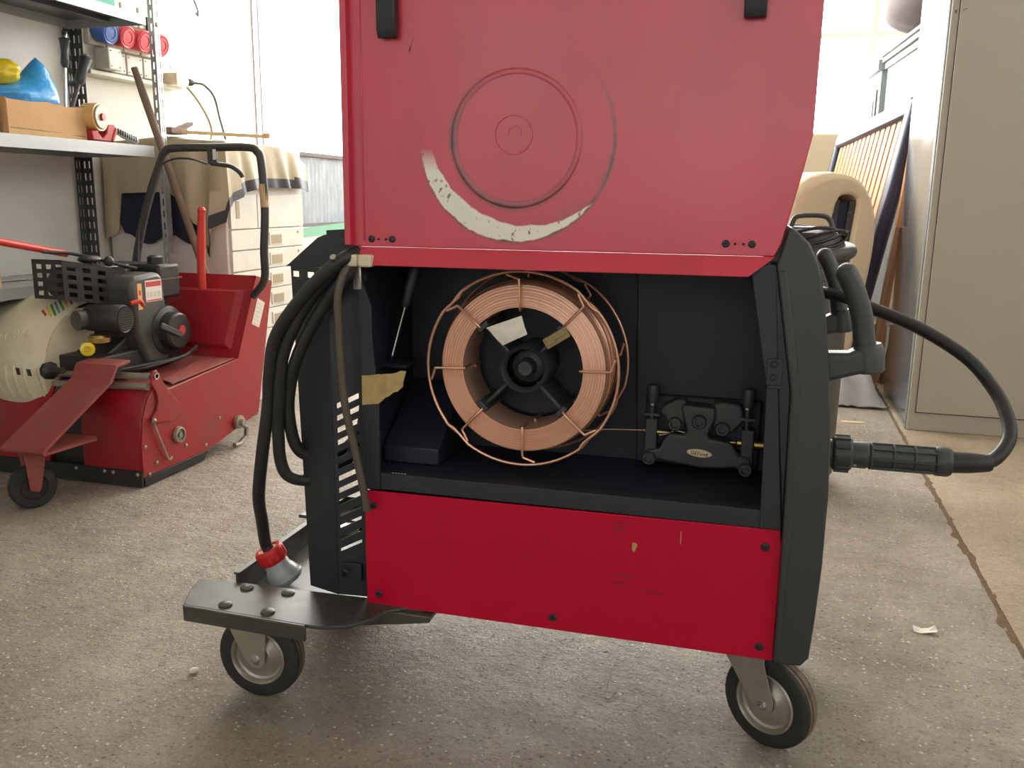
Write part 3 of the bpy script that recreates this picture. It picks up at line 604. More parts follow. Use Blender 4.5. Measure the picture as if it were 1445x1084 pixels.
for u, w in ((0.4365, 0.529), (0.585, 0.532)):
    b = MB(); b.lathe((u, FV, w - 0.018), (0, 0, 1), [(0.0045, 0), (0.0045, 0.009), (0.008, 0.011), (0.0095, 0.02), (0.0098, 0.036), (0.0085, 0.040)], 12); kn = b.build('tension_knob', 'black_plastic', fd)
    b = MB(); b.cyl((u, FV, w - 0.05), (u, FV, w - 0.012), 0.0035); b.bx(u - 0.012, u + 0.012, FV - 0.006, FV + 0.006, w - 0.028, w - 0.024); b.build('tension_bolt', 'black_plastic', kn)
    b = MB(); b.lathe((u, FV - 0.0006, w - 0.0105), (0, 0, 1), [(0.0066, 0), (0.0066, 0.003)], 10); b.build('washer', 'steel', kn)
for u, w in ((0.4365, 0.462), (0.5875, 0.455)):
    b = MB(); b.bx(u - 0.0095, u + 0.0095, FV - 0.006, FV + 0.02, w - 0.03, w + 0.034); g = b.build('guide_block', 'black_plastic', fd, bevel=0.002)
    b = MB(); b.cyl((u, FV - 0.0065, w + 0.008), (u, FV - 0.0072, w + 0.008), 0.0018, n=8); b.build('grub_hole', 'latch', g)
b = MB(); b.lathe((0.423, FV, 0.475), (1, 0, 0), [(0.003, 0), (0.0042, 0.002), (0.0042, 0.006)], 12); b.lathe((0.446, FV, 0.474), (1, 0, 0), [(0.0035, 0), (0.0035, 0.012), (0.0022, 0.016), (0.0012, 0.024)], 12)
b.lathe((0.578, FV, 0.466), (-1, 0, 0), [(0.006, 0), (0.006, 0.006), (0.0022, 0.009), (0.0012, 0.02)], 12); b.lathe((0.598, FV, 0.465), (1, 0, 0), [(0.0075, 0), (0.0075, 0.014)], 14); b.build('wire_guide', 'brass', fd)
b = MB(); b.tube(smooth_path([(0.45, FV - 0.002, 0.469), (0.462, FV - 0.002, 0.472), (0.474, FV - 0.004, 0.4785), (0.49, FV - 0.002, 0.4765)], 5), 0.001, 6); b.build('spring_wire', 'steel', fd)
em = MB(); em.lathe((0.515, FV - 0.012, 0.4475), (0, -1, 0), [(0.0195, 0), (0.0195, 0.001), (0.018, 0.0018), (0.0005, 0.0019)], 40)
for v_ in em.v: v_.z = 0.4475 + (v_.z - 0.4475) * 0.33 - (v_.x - 0.515) * 0.06
em = em.build('oval_badge', 'emblem', fd)
# badge lettering, as small red strokes
b = MB()
def stroke(pts, wd=0.0011):
    for (a, c) in zip(pts[:-1], pts[1:]):
        a = Vector((a[0], 0, a[1])); c = Vector((c[0], 0, c[1])); t = (c - a).normalized(); n = Vector((-t.z, 0, t.x)) * wd / 2
        b.add([a + n, c + n, c - n, a - n], [(0, 1, 2, 3)])
for (x, kind) in ((-0.0125, 'U'), (-0.0085, 'd'), (-0.003, 'F'), (0.001, 'e'), (0.0042, 'r'), (0.0072, 'n'), (0.0106, 't')):
    S_ = {'U': [(0, 6), (-.4, 1.5), (1, 0), (2.2, 1), (3, 6)], 'd': [(3, 6), (2, 0), (.6, 0), (.3, 2), (2.2, 3)], 'F': [(3, 5), (1, 5), (.2, -1), (.7, 2.4), (2.2, 2.4)], 'e': [(.3, 1.5), (2, 2), (1.4, 3), (.3, 2), (.4, .3), (2, .3)],
          'r': [(.3, 0), (.7, 3), (.8, 2), (2.2, 3)], 'n': [(.1, 0), (.6, 3), (.7, 2), (2, 3), (2, 0)], 't': [(1, 4.6), (.6, 0), (2, .2), (1, 0), (.9, 3), (2.4, 3), (.1, 3)]}[kind]
    stroke([(x + p[0] * 0.0012, p[1] * 0.0011 - 0.003) for p in S_])
for v_ in b.v: v_ += Vector((0.515, FV - 0.0143, 0.4475 - v_.x * 0.06))
b.build('badge_lettering', 'print_red', em, flat=True)

# ================================================================== things in and on the machine
def mplace(o, u, v, w): o.location = mw(u, v, w); o.rotation_euler.z = MR; return o
# ---- copper wire spool (origin at its axle, front of the basket at v = -0.0)
SP = mplace(empty('wire_spool'), 0.2455, 0.040, 0.583)
tag(SP, 'copper welding wire on a wire basket spool inside the open compartment', 'wire spool')
def pol(r, a, v): return Vector((r * math.cos(a), v, r * math.sin(a)))
def ring_wires(vr, vin, front):
    """outer ring in overlapping arcs and eight L-shaped spokes of one basket face"""
    for k in range(8):
        a = R(45 * k + (2 if front else 6)); d = R(5)
        p = [pol(0.0925, a, vin + (0.03 if front else -0.03)), pol(0.0925, a, vin + (0.004 if front else -0.004)), pol(0.0945, a, vr + (0.001 if front else -0.001)), pol(0.134, a, vr), pol(0.139, a + d * 0.12, vr), pol(0.142, a + d * 0.7, vr), pol(0.147, a + d * 1.5, vr)]
        b = MB(); b.tube(smooth_path(p, 4), 0.0021, 8); b.build('spoke', 'copper_wire', SP)
    for k in range(4):
        a0 = R(90 * k + 40 + (0 if front else 20)); pts = []
        for i in range(25):
            a = a0 + R(97) * i / 24; r = 0.1505 - 0.0034 * (1 - min(1, abs(i - 2) / 2.0)) if i < 4 else 0.1505 - (0.0038 if i > 22 else 0); pts.append(pol(r, a, vr - (0.002 if i > 21 else 0)))
        b = MB(); b.tube(pts, 0.0024, 8); b.build('basket_ring', 'copper_wire', SP)
ring_wires(0.0, 0.008, True); ring_wires(0.098, 0.090, False)
prof = [(0.0945, 0.09)]
for i in range(28): r = 0.0952 + i * 0.00124; prof += [(r, 0.0066 + 0.0003 * math.sin(i * 1.9)), (r + 0.0009, 0.0070 + 0.0003 * math.sin(i * 1.9))]
prof += [(0.1305, 0.009)]
for i in range(20): prof += [(0.1309 + 0.0008 * math.sin(i * 2.1), 0.012 + i * 0.0038), (0.1301 + 0.0006 * math.sin(i * 1.3), 0.0138 + i * 0.0038)]
prof += [(0.1295, 0.09), (0.0945, 0.09)]
b = MB(); b.lathe((0, 0, 0), (0, 1, 0), prof, 96, caps=False); b.build('copper_winding', 'copper', SP)
b = MB()
for k in range(9):
    vv = random.uniform(0.012, 0.085); rr = random.uniform(0.1318, 0.1345); off = (random.uniform(-0.002, 0.002), random.uniform(0.0, 0.003)); tl = random.uniform(-0.012, 0.012)
    b.tube([pol(rr, 2 * PI * i / 64, vv + tl * math.sin(2 * PI * i / 64)) + Vector((off[0], 0, off[1])) for i in range(64)], 0.0007, 5, True)
b.build('loose_turns', 'copper_wire', SP)
hub = MB(); hub.lathe((0.0035, 0.0, 0), (0, 1, 0), [(0.0295, 0.014), (0.0325, 0.004), (0.0350, 0.001), (0.0362, 0.003), (0.0362, 0.11), (0.028, 0.11), (0.028, 0.03)], 40, caps=False)
hub = hub.build('hub', 'black_plastic', SP)
b = MB(); b.lathe((0.003, 0.012, 0.0), (0, 1, 0), [(0.0005, 0.0), (0.011, 0.0), (0.013, 0.003), (0.015, 0.02), (0.026, 0.024), (0.026, 0.11)], 12, caps=False); b.box((0.003, 0.0115, 0.003), (0.012, 0.002, 0.002)); b.build('hub_nut', 'black_plastic', hub)
for k in range(4):
    a = R(45 + 90 * k); b = MB(); c = pol(0.0625, a, 0.058)
    rot = Matrix.Rotation(-a, 3, 'Y'); b.box(c, (0.065, 0.085, 0.006), rot); b.box(pol(0.0885, a, 0.05), (0.009, 0.092, 0.02), rot); b.build('hub_arm', 'black_plastic', hub, bevel=0.002)
b = MB(); b.lathe((0, 0.10, 0), (0, 1, 0), [(0.0005, 0), (0.092, 0), (0.092, 0.004), (0.0005, 0.004)], 40, caps=False); b.build('hub_disc', 'black_inner', hub)
b = MB(); b.cyl((0.0, 0.11, 0.0), (0.0, 0.164, 0.0), 0.02); b.build('axle', 'black_plastic', hub)
# wire running off to the feeder
b = MB(); b.tube([Vector(p) for p in [(-0.02, 0.06, -0.1325), (0.03, 0.065, -0.128), (0.08, 0.085, -0.1115), (0.12, 0.10, -0.109), (0.185, 0.110, -0.108)]], 0.001, 6); b.build('wire_end', 'copper_wire', SP)
# ---- silica gel packet and the kraft label hanging on the spool
def pillow(P, t, v, name, m, n=8, wr=0.0015):
    """crumpled packet: four corners (u,w), thickness t at depth v"""
    g0, g1 = [], []
    for j in range(n + 1):
        r0, r1 = [], []
        for i in range(n + 1):
            a, c = i / n, j / n
            q = [P[0][k] * (1 - a) * (1 - c) + P[1][k] * a * (1 - c) + P[2][k] * a * c + P[3][k] * (1 - a) * c for k in (0, 1)]
            e = min(1, 4 * min(a, 1 - a)) * min(1, 4 * min(c, 1 - c)); z = random.uniform(-wr, wr)
            r0.append((q[0], v - t * e / 2 + z, q[1])); r1.append((q[0], v + t * e / 2 + z, q[1]))
        g0.append(r0); g1.append(r1)
    b = MB(); b.surf(g0); b.surf(g1[::-1])
    return b
cu_, cv_, cw_ = 0.224, 0.030, 0.645
b = pillow([(0.219 - cu_, 0.621 - cw_), (0.257 - cu_, 0.640 - cw_), (0.248 - cu_, 0.668 - cw_), (0.193 - cu_, 0.647 - cw_)], 0.008, 0.0, 'p', 'paper')
pk = mplace(b.build('silica_packet', 'paper'), cu_, cv_ - 0.0, cw_); tag(pk, 'crumpled white desiccant packet tucked inside the spool ring', 'packet')
b = MB(); rot = Matrix.Rotation(-R(33), 3, 'Y'); b.box((0, 0, 0), (0.040, 0.006, 0.017), rot); b.box((0.004, -0.0035, 0.006), (0.02, 0.004, 0.010), rot); b.box((-0.008, -0.003, -0.003), (0.014, 0.004, 0.013), rot)
tg = mplace(b.build('cardboard_tag', 'kraft', bevel=0.0012), 0.302, 0.030, 0.637); tag(tg, 'folded brown cardboard tag clipped on a spoke of the copper spool', 'tag')
# ---- masking tape on the frame
g = []
for j in range(6):
    c = j / 5; row = [(0.001, 0.012, 0.521 + 0.046 * c), (0.0015, -0.0035, 0.520 + 0.047 * c), (0.014, -0.004, 0.522 + 0.046 * c), (0.029, -0.0045, 0.524 + 0.047 * c)]
    for k in range(1, 7):
        t = k / 6; row.append((0.030 + 0.042 * t * (0.85 + 0.15 * c), -0.0045 + 0.010 * t + random.uniform(-0.002, 0.002) - 0.006 * math.sin(t * 3), (0.526 + 0.024 * t) * (1 - c) + (0.571 + 0.007 * t) * c + random.uniform(-0.0015, 0.0015)))
    g.append([(p[0], p[1], p[2] - 0.545) for p in row])
b = MB(); b.surf(g); t = mplace(b.build('masking_tape', 'tape', thick=0.0006), 0, 0, 0.545); tag(t, 'torn strip of beige masking tape stuck on the compartment edge', 'tape')
# ---- screwdriver hanging at the back left of the compartment
T = mplace(empty('screwdriver'), 0.013, 0.085, 0.576); tag(T, 'thin screwdriver with dark handle leaning inside the compartment', 'screwdriver')
d = Vector((0.026, 0.004, 0.095)).normalized(); b = MB(); b.lathe((0, 0, 0), d, [(0.0012, 0), (0.0032, 0.004), (0.0032, 0.012), (0.0024, 0.014), (0.0024, 0.098)], 10); b.build('shaft', 'steel', T)
b = MB(); b.lathe(d * 0.092, d, [(0.004, 0), (0.0075, 0.008), (0.0065, 0.02), (0.0085, 0.032), (0.0085, 0.062), (0.005, 0.068)], 10); b.build('handle', 'black_plastic', T)
b = MB(); b.bx(-0.012, 0.03, -0.02, 0.03, -0.010, -0.004); b.build('holder', 'black_inner', T, bevel=0.001) if False else None
b = MB(); b.bx(0.004, 0.048, 0.065, 0.11, 0.568, 0.574); b.build('tool_ledge', 'black_inner', WM, bevel=0.001)
# ---- mains cable, coiled over the hook, with its plug standing on the tray
PC = mplace(empty('mains_cable'), -0.19, 0.04, 0.154); tag(PC, 'thick black mains cable coiled behind the machine with a red collared plug', 'cable')
o0 = Vector((-0.19, 0.04, 0.154)); L0 = lambda P: [Vector(p) - o0 for p in P]
A = [(-0.002, 0.0, 0.757), (-0.022, -0.030, 0.742), (-0.078, -0.030, 0.692), (-0.131, -0.025, 0.627), (-0.152, -0.015, 0.562), (-0.161, -0.008, 0.51), (-0.182, 0.0, 0.418), (-0.204, 0.020, 0.341), (-0.215, 0.045, 0.285), (-0.222, 0.063, 0.240), (-0.217, 0.066, 0.222)]
B = [(-0.012, 0.06, 0.70), (-0.012, 0.02, 0.742), (-0.024, -0.020, 0.737), (-0.085, -0.018, 0.672), (-0.126, -0.014, 0.598), (-0.141, -0.008, 0.524), (-0.150, 0.0, 0.464), (-0.151, 0.006, 0.411), (-0.141, 0.014, 0.384), (-0.115, 0.035, 0.374), (-0.075, 0.06, 0.39), (-0.040, 0.07, 0.44), (-0.026, 0.07, 0.52), (-0.024, 0.065, 0.62)]
Cc = [(-0.006, 0.07, 0.66), (-0.006, 0.03, 0.728), (-0.018, -0.008, 0.722), (-0.062, -0.010, 0.667), (-0.107, -0.006, 0.591), (-0.129, 0.004, 0.532), (-0.135, 0.010, 0.488), (-0.130, 0.02, 0.436), (-0.112, 0.04, 0.415), (-0.07, 0.075, 0.42), (-0.034, 0.085, 0.47), (-0.012, 0.085, 0.56), (-0.006, 0.08, 0.64)]
for P in (A, B, Cc): b = MB(); b.tube(smooth_path(L0(P), 7), 0.0105 if P is A else 0.0102, 12); b.build('cable_strand', 'black_rubber', PC)
pl0 = Vector((-0.196, 0.076, 0.174)); pd = (Vector((-0.228, 0.062, 0.246)) - pl0).normalized()
b = MB(); b.lathe(pl0 - o0 - pd * 0.012, pd, [(0.026, 0), (0.031, 0.003), (0.031, 0.016), (0.026, 0.026), (0.0225, 0.032), (0.020, 0.058)], 28); b.lathe(pl0 - o0 - pd * 0.012, pd, [(0.0325, 0.006), (0.034, 0.008), (0.034, 0.012), (0.0325, 0.014)], 28, caps=False)
b.box(pl0 - o0 + Vector((-0.014, -0.022, 0.012)), (0.007, 0.006, 0.018)); pb = b.build('plug_body', 'plug_grey', PC)
b = MB(); n = 40; prof = [(0.0225, 0.044), (0.0245, 0.047), (0.0255, 0.066), (0.0235, 0.071), (0.017, 0.071), (0.016, 0.064)]
b.lathe(pl0 - o0 - pd * 0.012, pd, prof, n, caps=False)
for i in range(12):
    x, y, _ = frame(pd); a = 2 * PI * i / 12; c = pl0 - o0 + pd * 0.046 + (x * math.cos(a) + y * math.sin(a)) * 0.0247; rot = Matrix((x * math.cos(a) + y * math.sin(a), -x * math.sin(a) + y * math.cos(a), pd)).transposed(); b.box(c, (0.003, 0.008, 0.018), rot)
b.build('red_collar', 'plug_red', PC, bevel=0.0008)
b = MB(); b.lathe(pl0 - o0 - pd * 0.012, pd, [(0.0105, 0.069), (0.0165, 0.069), (0.0168, 0.066)], 28, caps=False); b.build('seal', 'cream_plastic', PC)
# ---- gas hose
b = MB(); b.tube(smooth_path([Vector(p) - Vector((0.012, -0.022, 0.35)) for p in [(-0.004, 0.02, 0.715), (-0.010, -0.018, 0.736), (-0.018, -0.034, 0.705), (-0.021, -0.034, 0.661), (-0.017, -0.030, 0.535), (-0.002, -0.026, 0.45), (0.010, -0.022, 0.378), (0.013, -0.020, 0.352)]], 6), 0.0062, 10)
h = mplace(b.build('gas_hose', 'hose'), 0.012, -0.022, 0.35); tag(h, 'thin brownish grey hose hanging beside the louvred rear column', 'hose')
# ---- torch connector and cable at the front
TC = mplace(empty('torch_cable'), 0.70, 0.16, 0.46); tag(TC, 'black welding torch cable looping out of the front connector', 'cable')
b = MB(); b.lathe((-0.012, 0, 0), (1, 0, 0), [(0.021, 0), (0.021, 0.03)], 24); b.build('socket_neck', 'black_plastic', TC)
b = MB(); b.lathe((0.014, 0, 0), (1, 0, 0), [(0.023, 0), (0.0265, 0.003), (0.0265, 0.026), (0.023, 0.030)], 28)
for i in range(10): a = 2 * PI * i / 10; b.box((0.029, 0.0262 * math.cos(a), 0.0262 * math.sin(a)), (0.022, 0.006, 0.006), Matrix.Rotation(a, 3, 'X'))
b.build('union_nut', 'black_plastic', TC, bevel=0.001)
b = MB(); b.lathe((0.042, 0, 0), (1, 0, 0), [(0.0205, 0), (0.0205, 0.022), (0.019, 0.024), (0.019, 0.118), (0.0215, 0.119), (0.0225, 0.124), (0.0225, 0.136), (0.020, 0.142), (0.014, 0.143)], 28)
for i in range(8):
    a = 2 * PI * i / 8; b.box((0.116, 0.0195 * math.cos(a), 0.0195 * math.sin(a)), (0.092, 0.004, 0.003), Matrix.Rotation(a, 3, 'X'))
for x in (0.068, 0.1, 0.13): b.lathe((x, 0, 0), (1, 0, 0), [(0.019, 0), (0.0212, 0.001), (0.0212, 0.004), (0.019, 0.005)], 28, caps=False)
b.build('connector_grip', 'black_plastic', TC, bevel=0.0008)
b = MB(); b.cyl((0.047, -0.0195, -0.01), (0.047, -0.022, -0.011), 0.003, n=10); b.build('grub_screw', 'steel', TC)
b = MB(); b.lathe((0.180, 0, 0), (1, 0, 0.05), [(0.0165, 0), (0.0155, 0.03), (0.0125, 0.056), (0.010, 0.06)], 16); b.build('bend_sleeve', 'black_rubber', TC)
tp = smooth_path([(0.225, 0.0, 0.002), (0.246, 0.008, 0.010), (0.266, 0.030, 0.034), (0.268, 0.06, 0.062), (0.255, 0.10, 0.096), (0.216, 0.13, 0.140), (0.148, 0.17, 0.179), (0.082, 0.20, 0.203), (0.02, 0.235, 0.222), (-0.03, 0.29, 0.21), (-0.05, 0.36, 0.12), (-0.02, 0.42, 0.0), (0.02, 0.44, -0.2), (0.02, 0.5, -0.40), (0.0, 0.62, -0.449)], 6)
b = MB(); b.tube(tp, 0.0105, 12); b.build('cable', 'black_rubber', TC)

# ================================================================== the sweeper on the left
HP=[(2.075,.205),(2.055,.25),(2.045,.30),(2.05,.36),(2.075,.43),(2.12,.485),(2.185,.525),(2.26,.547),(2.36,.555),(2.44,.545)]
def hood(x,t):
    """x from -2.0 (right edge) leftwards, t 0..1 along the profile from the lower front edge to the back"""
    n=len(HP)-1; q=min(max(t,0),1)*n; i=min(int(q),n-1); f=q-i
    p0=HP[max(i-1,0)];p1=HP[i];p2=HP[i+1];p3=HP[min(i+2,n)]
    c=[.5*((2*p1[k])+(p2[k]-p0[k])*f+(2*p0[k]-5*p1[k]+4*p2[k]-p3[k])*f*f+(3*p1[k]-p0[k]-3*p2[k]+p3[k])*f**3) for k in(0,1)]
    d=-2.045-x; e=max(0.0,d-0.07); dr=0.13*math.exp(-d/0.055)+0.30*e+1.4*e*e      # rolls off to the right edge, crown falling away to the left
    y=c[0]+(2.40-c[0])*dr*0.9; z=.2+(c[1]-.2)*(1-dr)
    return (x,y,z)
SO = Vector((-2.0, 2.35, 0.0)); SW = empty('power_sweeper', SO); tag(SW, 'red walk behind power sweeper with cream hood and black engine', 'sweeper')
def sb(b, name, m, parent=None, **k): return b.shift(-SO).build(name, m, parent or SW, **k)
XS = -1.700
side = [(2.80, 0.54), (2.70, 0.566), (2.566, 0.297), (2.20, 0.268), (2.135, 0.29), (2.10, 0.255), (2.075, 0.20), (2.063, 0.13), (2.060, 0.03), (2.37, 0.03), (2.675, 0.085)]
for x in (XS, -2.30): b = MB(); b.prism(side, x - 0.004, x, 'x'); sd = sb(b, 'side_plate', 'red_sweep', bevel=0.0015); sd0 = sd if x == XS else sd0
b = MB(); b.prism([(2.062, 0.03), (2.062, 0.004), (2.34, 0.004), (2.37, 0.03)], XS - 0.012, XS + 0.003, 'x'); sb(b, 'rubber_skirt', 'black_rubber', sd0, bevel=0.001)
for y, z in ((2.085, 0.034), (2.12, 0.06), (2.26, 0.075), (2.36, 0.05), (2.44, 0.12), (2.075, 0.12)): b = MB(); b.lathe((XS, y, z), (1, 0, 0), [(0.006, 0), (0.006, 0.003), (0.002, 0.005)], 8); sb(b, 'bolt', 'zinc', sd0)
# pivot lug with its round bearing, spring latch, roller
lug = [(2.118, 0.318), (2.126, 0.334), (2.140, 0.336), (2.150, 0.324), (2.158, 0.305), (2.185, 0.270), (2.235, 0.215), (2.238, 0.19), (2.20, 0.168), (2.12, 0.182), (2.105, 0.20), (2.128, 0.215), (2.138, 0.24), (2.134, 0.27), (2.115, 0.297)]
b = MB(); b.prism(lug, XS, XS + 0.008, 'x'); lg = sb(b, 'pivot_lug', 'red_sweep', bevel=0.002)
b = MB(); b.lathe((XS + 0.008, 2.134, 0.319), (1, 0, 0), [(0.011, 0), (0.011, 0.004), (0.006, 0.004), (0.006, -0.002), (0.0005, -0.002)], 16); sb(b, 'pin', 'steel', lg)
b = MB(); b.lathe((XS, 2.225, 0.119), (1, 0, 0), [(0.024, 0), (0.026, 0.004), (0.024, 0.012), (0.019, 0.013), (0.018, 0.005), (0.008, 0.006), (0.0075, 0.012), (0.0005, 0.012)], 24); sb(b, 'bearing', 'zinc', sd0)
b = MB(); b.tube(smooth_path([(XS + 0.014, 2.107, 0.191), (XS + 0.010, 2.112, 0.176), (XS + 0.009, 2.14, 0.11), (XS + 0.009, 2.158, 0.07), (XS + 0.008, 2.17, 0.056), (XS + 0.007, 2.182, 0.062)], 4), 0.0035); b.ball((XS + 0.012, 2.107, 0.191), 0.008); sb(b, 'latch_rod', 'zinc', sd0)
b = MB(); b.lathe((XS + 0.002, 2.54, 0.083), (1, 0, 0), [(0.024, 0), (0.024, 0.012), (0.014, 0.014), (0.012, 0.026), (0.0005, 0.026)], 18); b.tube([(XS + 0.01, 2.54, 0.08), (XS + 0.012, 2.575, 0.055), (XS + 0.012, 2.57, 0.025), (XS + 0.012, 2.53, 0.01), (XS + 0.012, 2.50, 0.012)], 0.008); sb(b, 'rear_roller', 'zinc', sd0)
b = MB(); b.prism([(2.70, 0.488), (2.744, 0.468), (2.70, 0.385), (2.656, 0.403)], XS + 0.0003, XS + 0.0012, 'x'); st = sb(b, 'rating_label', 'label_white', sd0, flat=True)
b = MB()
for k in range(6): y0, z0 = 2.694 - 0.006 * k * 0.9, 0.474 - 0.0135 * k; b.add([(XS + 0.0014, y0, z0), (XS + 0.0014, y0 + 0.028, z0 - 0.012), (XS + 0.0014, y0 + 0.027, z0 - 0.015), (XS + 0.0014, y0 - 0.001, z0 - 0.003)], [(0, 1, 2, 3)])
sb(b, 'small_print', 'socket', st, flat=True)
# rear plate with its pressed field, deck, brush hood
def rear(t, off=0.0): n = Vector((0, -0.897, 0.442)); return Vector((0, 2.566 + (2.70 - 2.566) * t, 0.297 + (0.566 - 0.297) * t)) + n * off
def rquad(x0, x1, t0, t1, o0, o1): 
    b = MB(); P = [rear(t0, o0), rear(t1, o0), rear(t1, o1), rear(t0, o1)]; b.prism([(p.y, p.z) for p in P], x0, x1, 'x'); return b
rp = sb(rquad(-2.296, XS - 0.004, -0.02, 1.0, -0.004, 0.0), 'rear_plate', 'red_sweep')
b = MB(); o = [(-2.28, 0.10), (-1.735, 0.10), (-1.735, 0.82), (-2.28, 0.82)]; i_ = [(-2.26, 0.15), (-1.755, 0.15), (-1.755, 0.78), (-2.26, 0.78)]
vs = [rear(t, 0.0) + Vector((x, 0, 0)) for x, t in o] + [rear(t, 0.014) + Vector((x, 0, 0)) for x, t in i_]; b.add(vs, [(4, 5, 6, 7), (0, 1, 5, 4), (1, 2, 6, 5), (2, 3, 7, 6), (3, 0, 4, 7)]); sb(b, 'pressed_field', 'red_sweep', rp, bevel=0.004)
b = MB(); b.prism([(2.70, 0.566), (2.80, 0.54), (2.80, 0.535), (2.70, 0.561)], -2.296, XS - 0.004, 'x'); b.prism([(2.80, 0.54), (2.675, 0.085), (2.67, 0.085), (2.795, 0.54)], -2.296, XS - 0.004, 'x'); sb(b, 'hopper_shell', 'red_sweep', rp)
b = MB(); b.prism([(2.566, 0.297), (2.20, 0.268), (2.14, 0.285), (2.14, 0.28), (2.20, 0.262), (2.566, 0.291)], -2.296, XS - 0.003, 'x'); sb(b, 'deck', 'red_dusty')
b = MB(); b.add([(XS - 0.006, 2.55, 0.302), (XS - 0.10, 2.50, 0.302), (XS - 0.06, 2.25, 0.283), (XS - 0.004, 2.22, 0.28), (XS - 0.006, 2.55, 0.298), (XS - 0.10, 2.50, 0.298), (XS - 0.06, 2.25, 0.279), (XS - 0.004, 2.22, 0.276)], [(0, 1, 2, 3), (4, 7, 6, 5), (0, 4, 5, 1), (1, 5, 6, 2), (2, 6, 7, 3), (3, 7, 4, 0)]); sb(b, 'deck_flap', 'red_dusty', bevel=0.001)
arc = [(2.16, 0.286), (2.135, 0.289), (2.105, 0.27), (2.08, 0.235), (2.066, 0.19), (2.060, 0.14), (2.060, 0.03)]; arc += [(y + 0.006, z - 0.004) for y, z in arc[::-1]]
for x0, x1 in ((-1.905, XS - 0.004), (-2.30, -2.03)): b = MB(); b.prism(arc, x0, x1, 'x'); sb(b, 'brush_hood', 'red_sweep')
b = MB(); b.prism([(2.10, 0.26), (2.085, 0.20), (2.085, 0.03), (2.12, 0.03), (2.16, 0.25)], -2.03, -1.905, 'x'); sb(b, 'dark_gap', 'engine_black')
b = MB(); b.prism([(2.056, 0.05), (2.050, 0.004), (2.058, 0.004), (2.064, 0.05)], -2.30, XS, 'x'); fs = sb(b, 'front_skirt', 'black_rubber')
for x in (-1.715, -1.80, -1.83, -1.93, -2.05): b = MB(); b.ball((x, 2.054, 0.040), (0.006, 0.004, 0.006), 8, 6); sb(b, 'rivet', 'zinc', fs)
# tie rods and the sloping caster arm
for z, y, r in ((0.318, 2.128, 0.010), (0.290, 2.115, 0.011)): b = MB(); b.cyl((XS - 0.006, y, z), (-2.09, y, z - 0.016), r, n=12); sb(b, 'tie_rod', 'zinc')
b = MB(); b.prism([(2.15, 0.358), (2.09, 0.352), (2.065, 0.312), (1.800, 0.176), (1.795, 0.168), (1.802, 0.160), (1.99, 0.160), (1.99, 0.166), (1.812, 0.166), (1.812, 0.172), (2.072, 0.304), (2.096, 0.344), (2.15, 0.350)], -1.93, -1.79, 'x'); am = sb(b, 'caster_arm', 'red_dusty', bevel=0.001)
b = MB(); b.prism([(-1.79, 1.80), (-1.775, 1.975), (-1.79, 1.99)], 0.160, 0.166, 'z'); sb(b, 'arm_flange', 'red_dusty', am)
b = MB(); b.lathe((-2.02, 2.07, 0.325), (1, -0.2, 0.1), [(0.012, 0), (0.026, 0.004), (0.027, 0.02), (0.018, 0.03), (0.010, 0.05), (0.010, 0.075)], 9); sb(b, 'star_knob', 'engine_black')
cx, cy, cr = -1.875, 1.835, 0.060
b = MB(); ax = Vector((0.86, -0.5, 0)).normalized(); c = Vector((cx, cy, cr)); b.lathe(c - ax * 0.018, ax, [(cr * 0.6, 0), (cr * 0.9, 0), (cr, 0.008), (cr, 0.028), (cr * 0.9, 0.036), (cr * 0.6, 0.036), (cr * 0.55, 0.03)], 36, caps=False); cw = sb(b, 'caster_wheel', 'tyre')
b = MB(); b.lathe(c - ax * 0.012, ax, [(0.0005, 0), (cr * 0.62, 0), (cr * 0.62, 0.024), (0.0005, 0.024)], 24, caps=False); sb(b, 'wheel_disc', 'engine_black', cw)
for s_ in (-1, 1):
    fwd = Vector((0.5, 0.86, 0)); P = [(-0.02, 0.05), (0.05, 0.158), (-0.03, 0.158), (-0.055, 0.158)][:0] + [(-0.014, 0.052), (0.012, 0.046), (0.020, 0.062), (0.040, 0.158), (-0.022, 0.158)]
    b = MB(); n = len(P); vs = [c + ax * (s_ * 0.024 + k) + fwd * (q[0] * 0.9 + 0.0) + Vector((0, 0, q[1] - cr)) for k in (-0.002, 0.002) for q in P]
    b.add(vs, [list(range(n)), list(range(2 * n - 1, n - 1, -1))] + [(i, n + i, n + (i + 1) % n, (i + 1) % n) for i in range(n)]); sb(b, 'caster_fork', 'red_dusty', cw, bevel=0.002)
# cream hood
g = [[hood(-2.045 - 0.27 * (i / 20.0) ** 1.4, j / 36) for i in range(21)] for j in range(37)]
b = MB(); b.surf(g)
ridge = [Vector(hood(-2.045, j / 36)) for j in range(26)]; pol_ = ridge + [Vector((-2.040, 2.305, 0.49)), Vector((-2.035, 2.288, 0.388)), Vector((-2.035, 2.237, 0.329)), Vector((-2.038, 2.099, 0.235))]
ctr = Vector((-2.036, 2.16, 0.40)); k0 = len(pol_); b.add([ctr] + pol_, [(0, i + 1, (i + 1) % k0 + 1) for i in range(k0)]); hd = sb(b, 'engine_hood', 'cream_plastic', thick=0.004, sharp=70)
def on(x, t, off=0.0025):
    a, c, d = Vector(hood(x, t)), Vector(hood(x - 0.004, t)), Vector(hood(x, t + 0.01)); n = (c - a).cross(d - a).normalized()
    if n.y > 0: n = -n
    return a + n * off
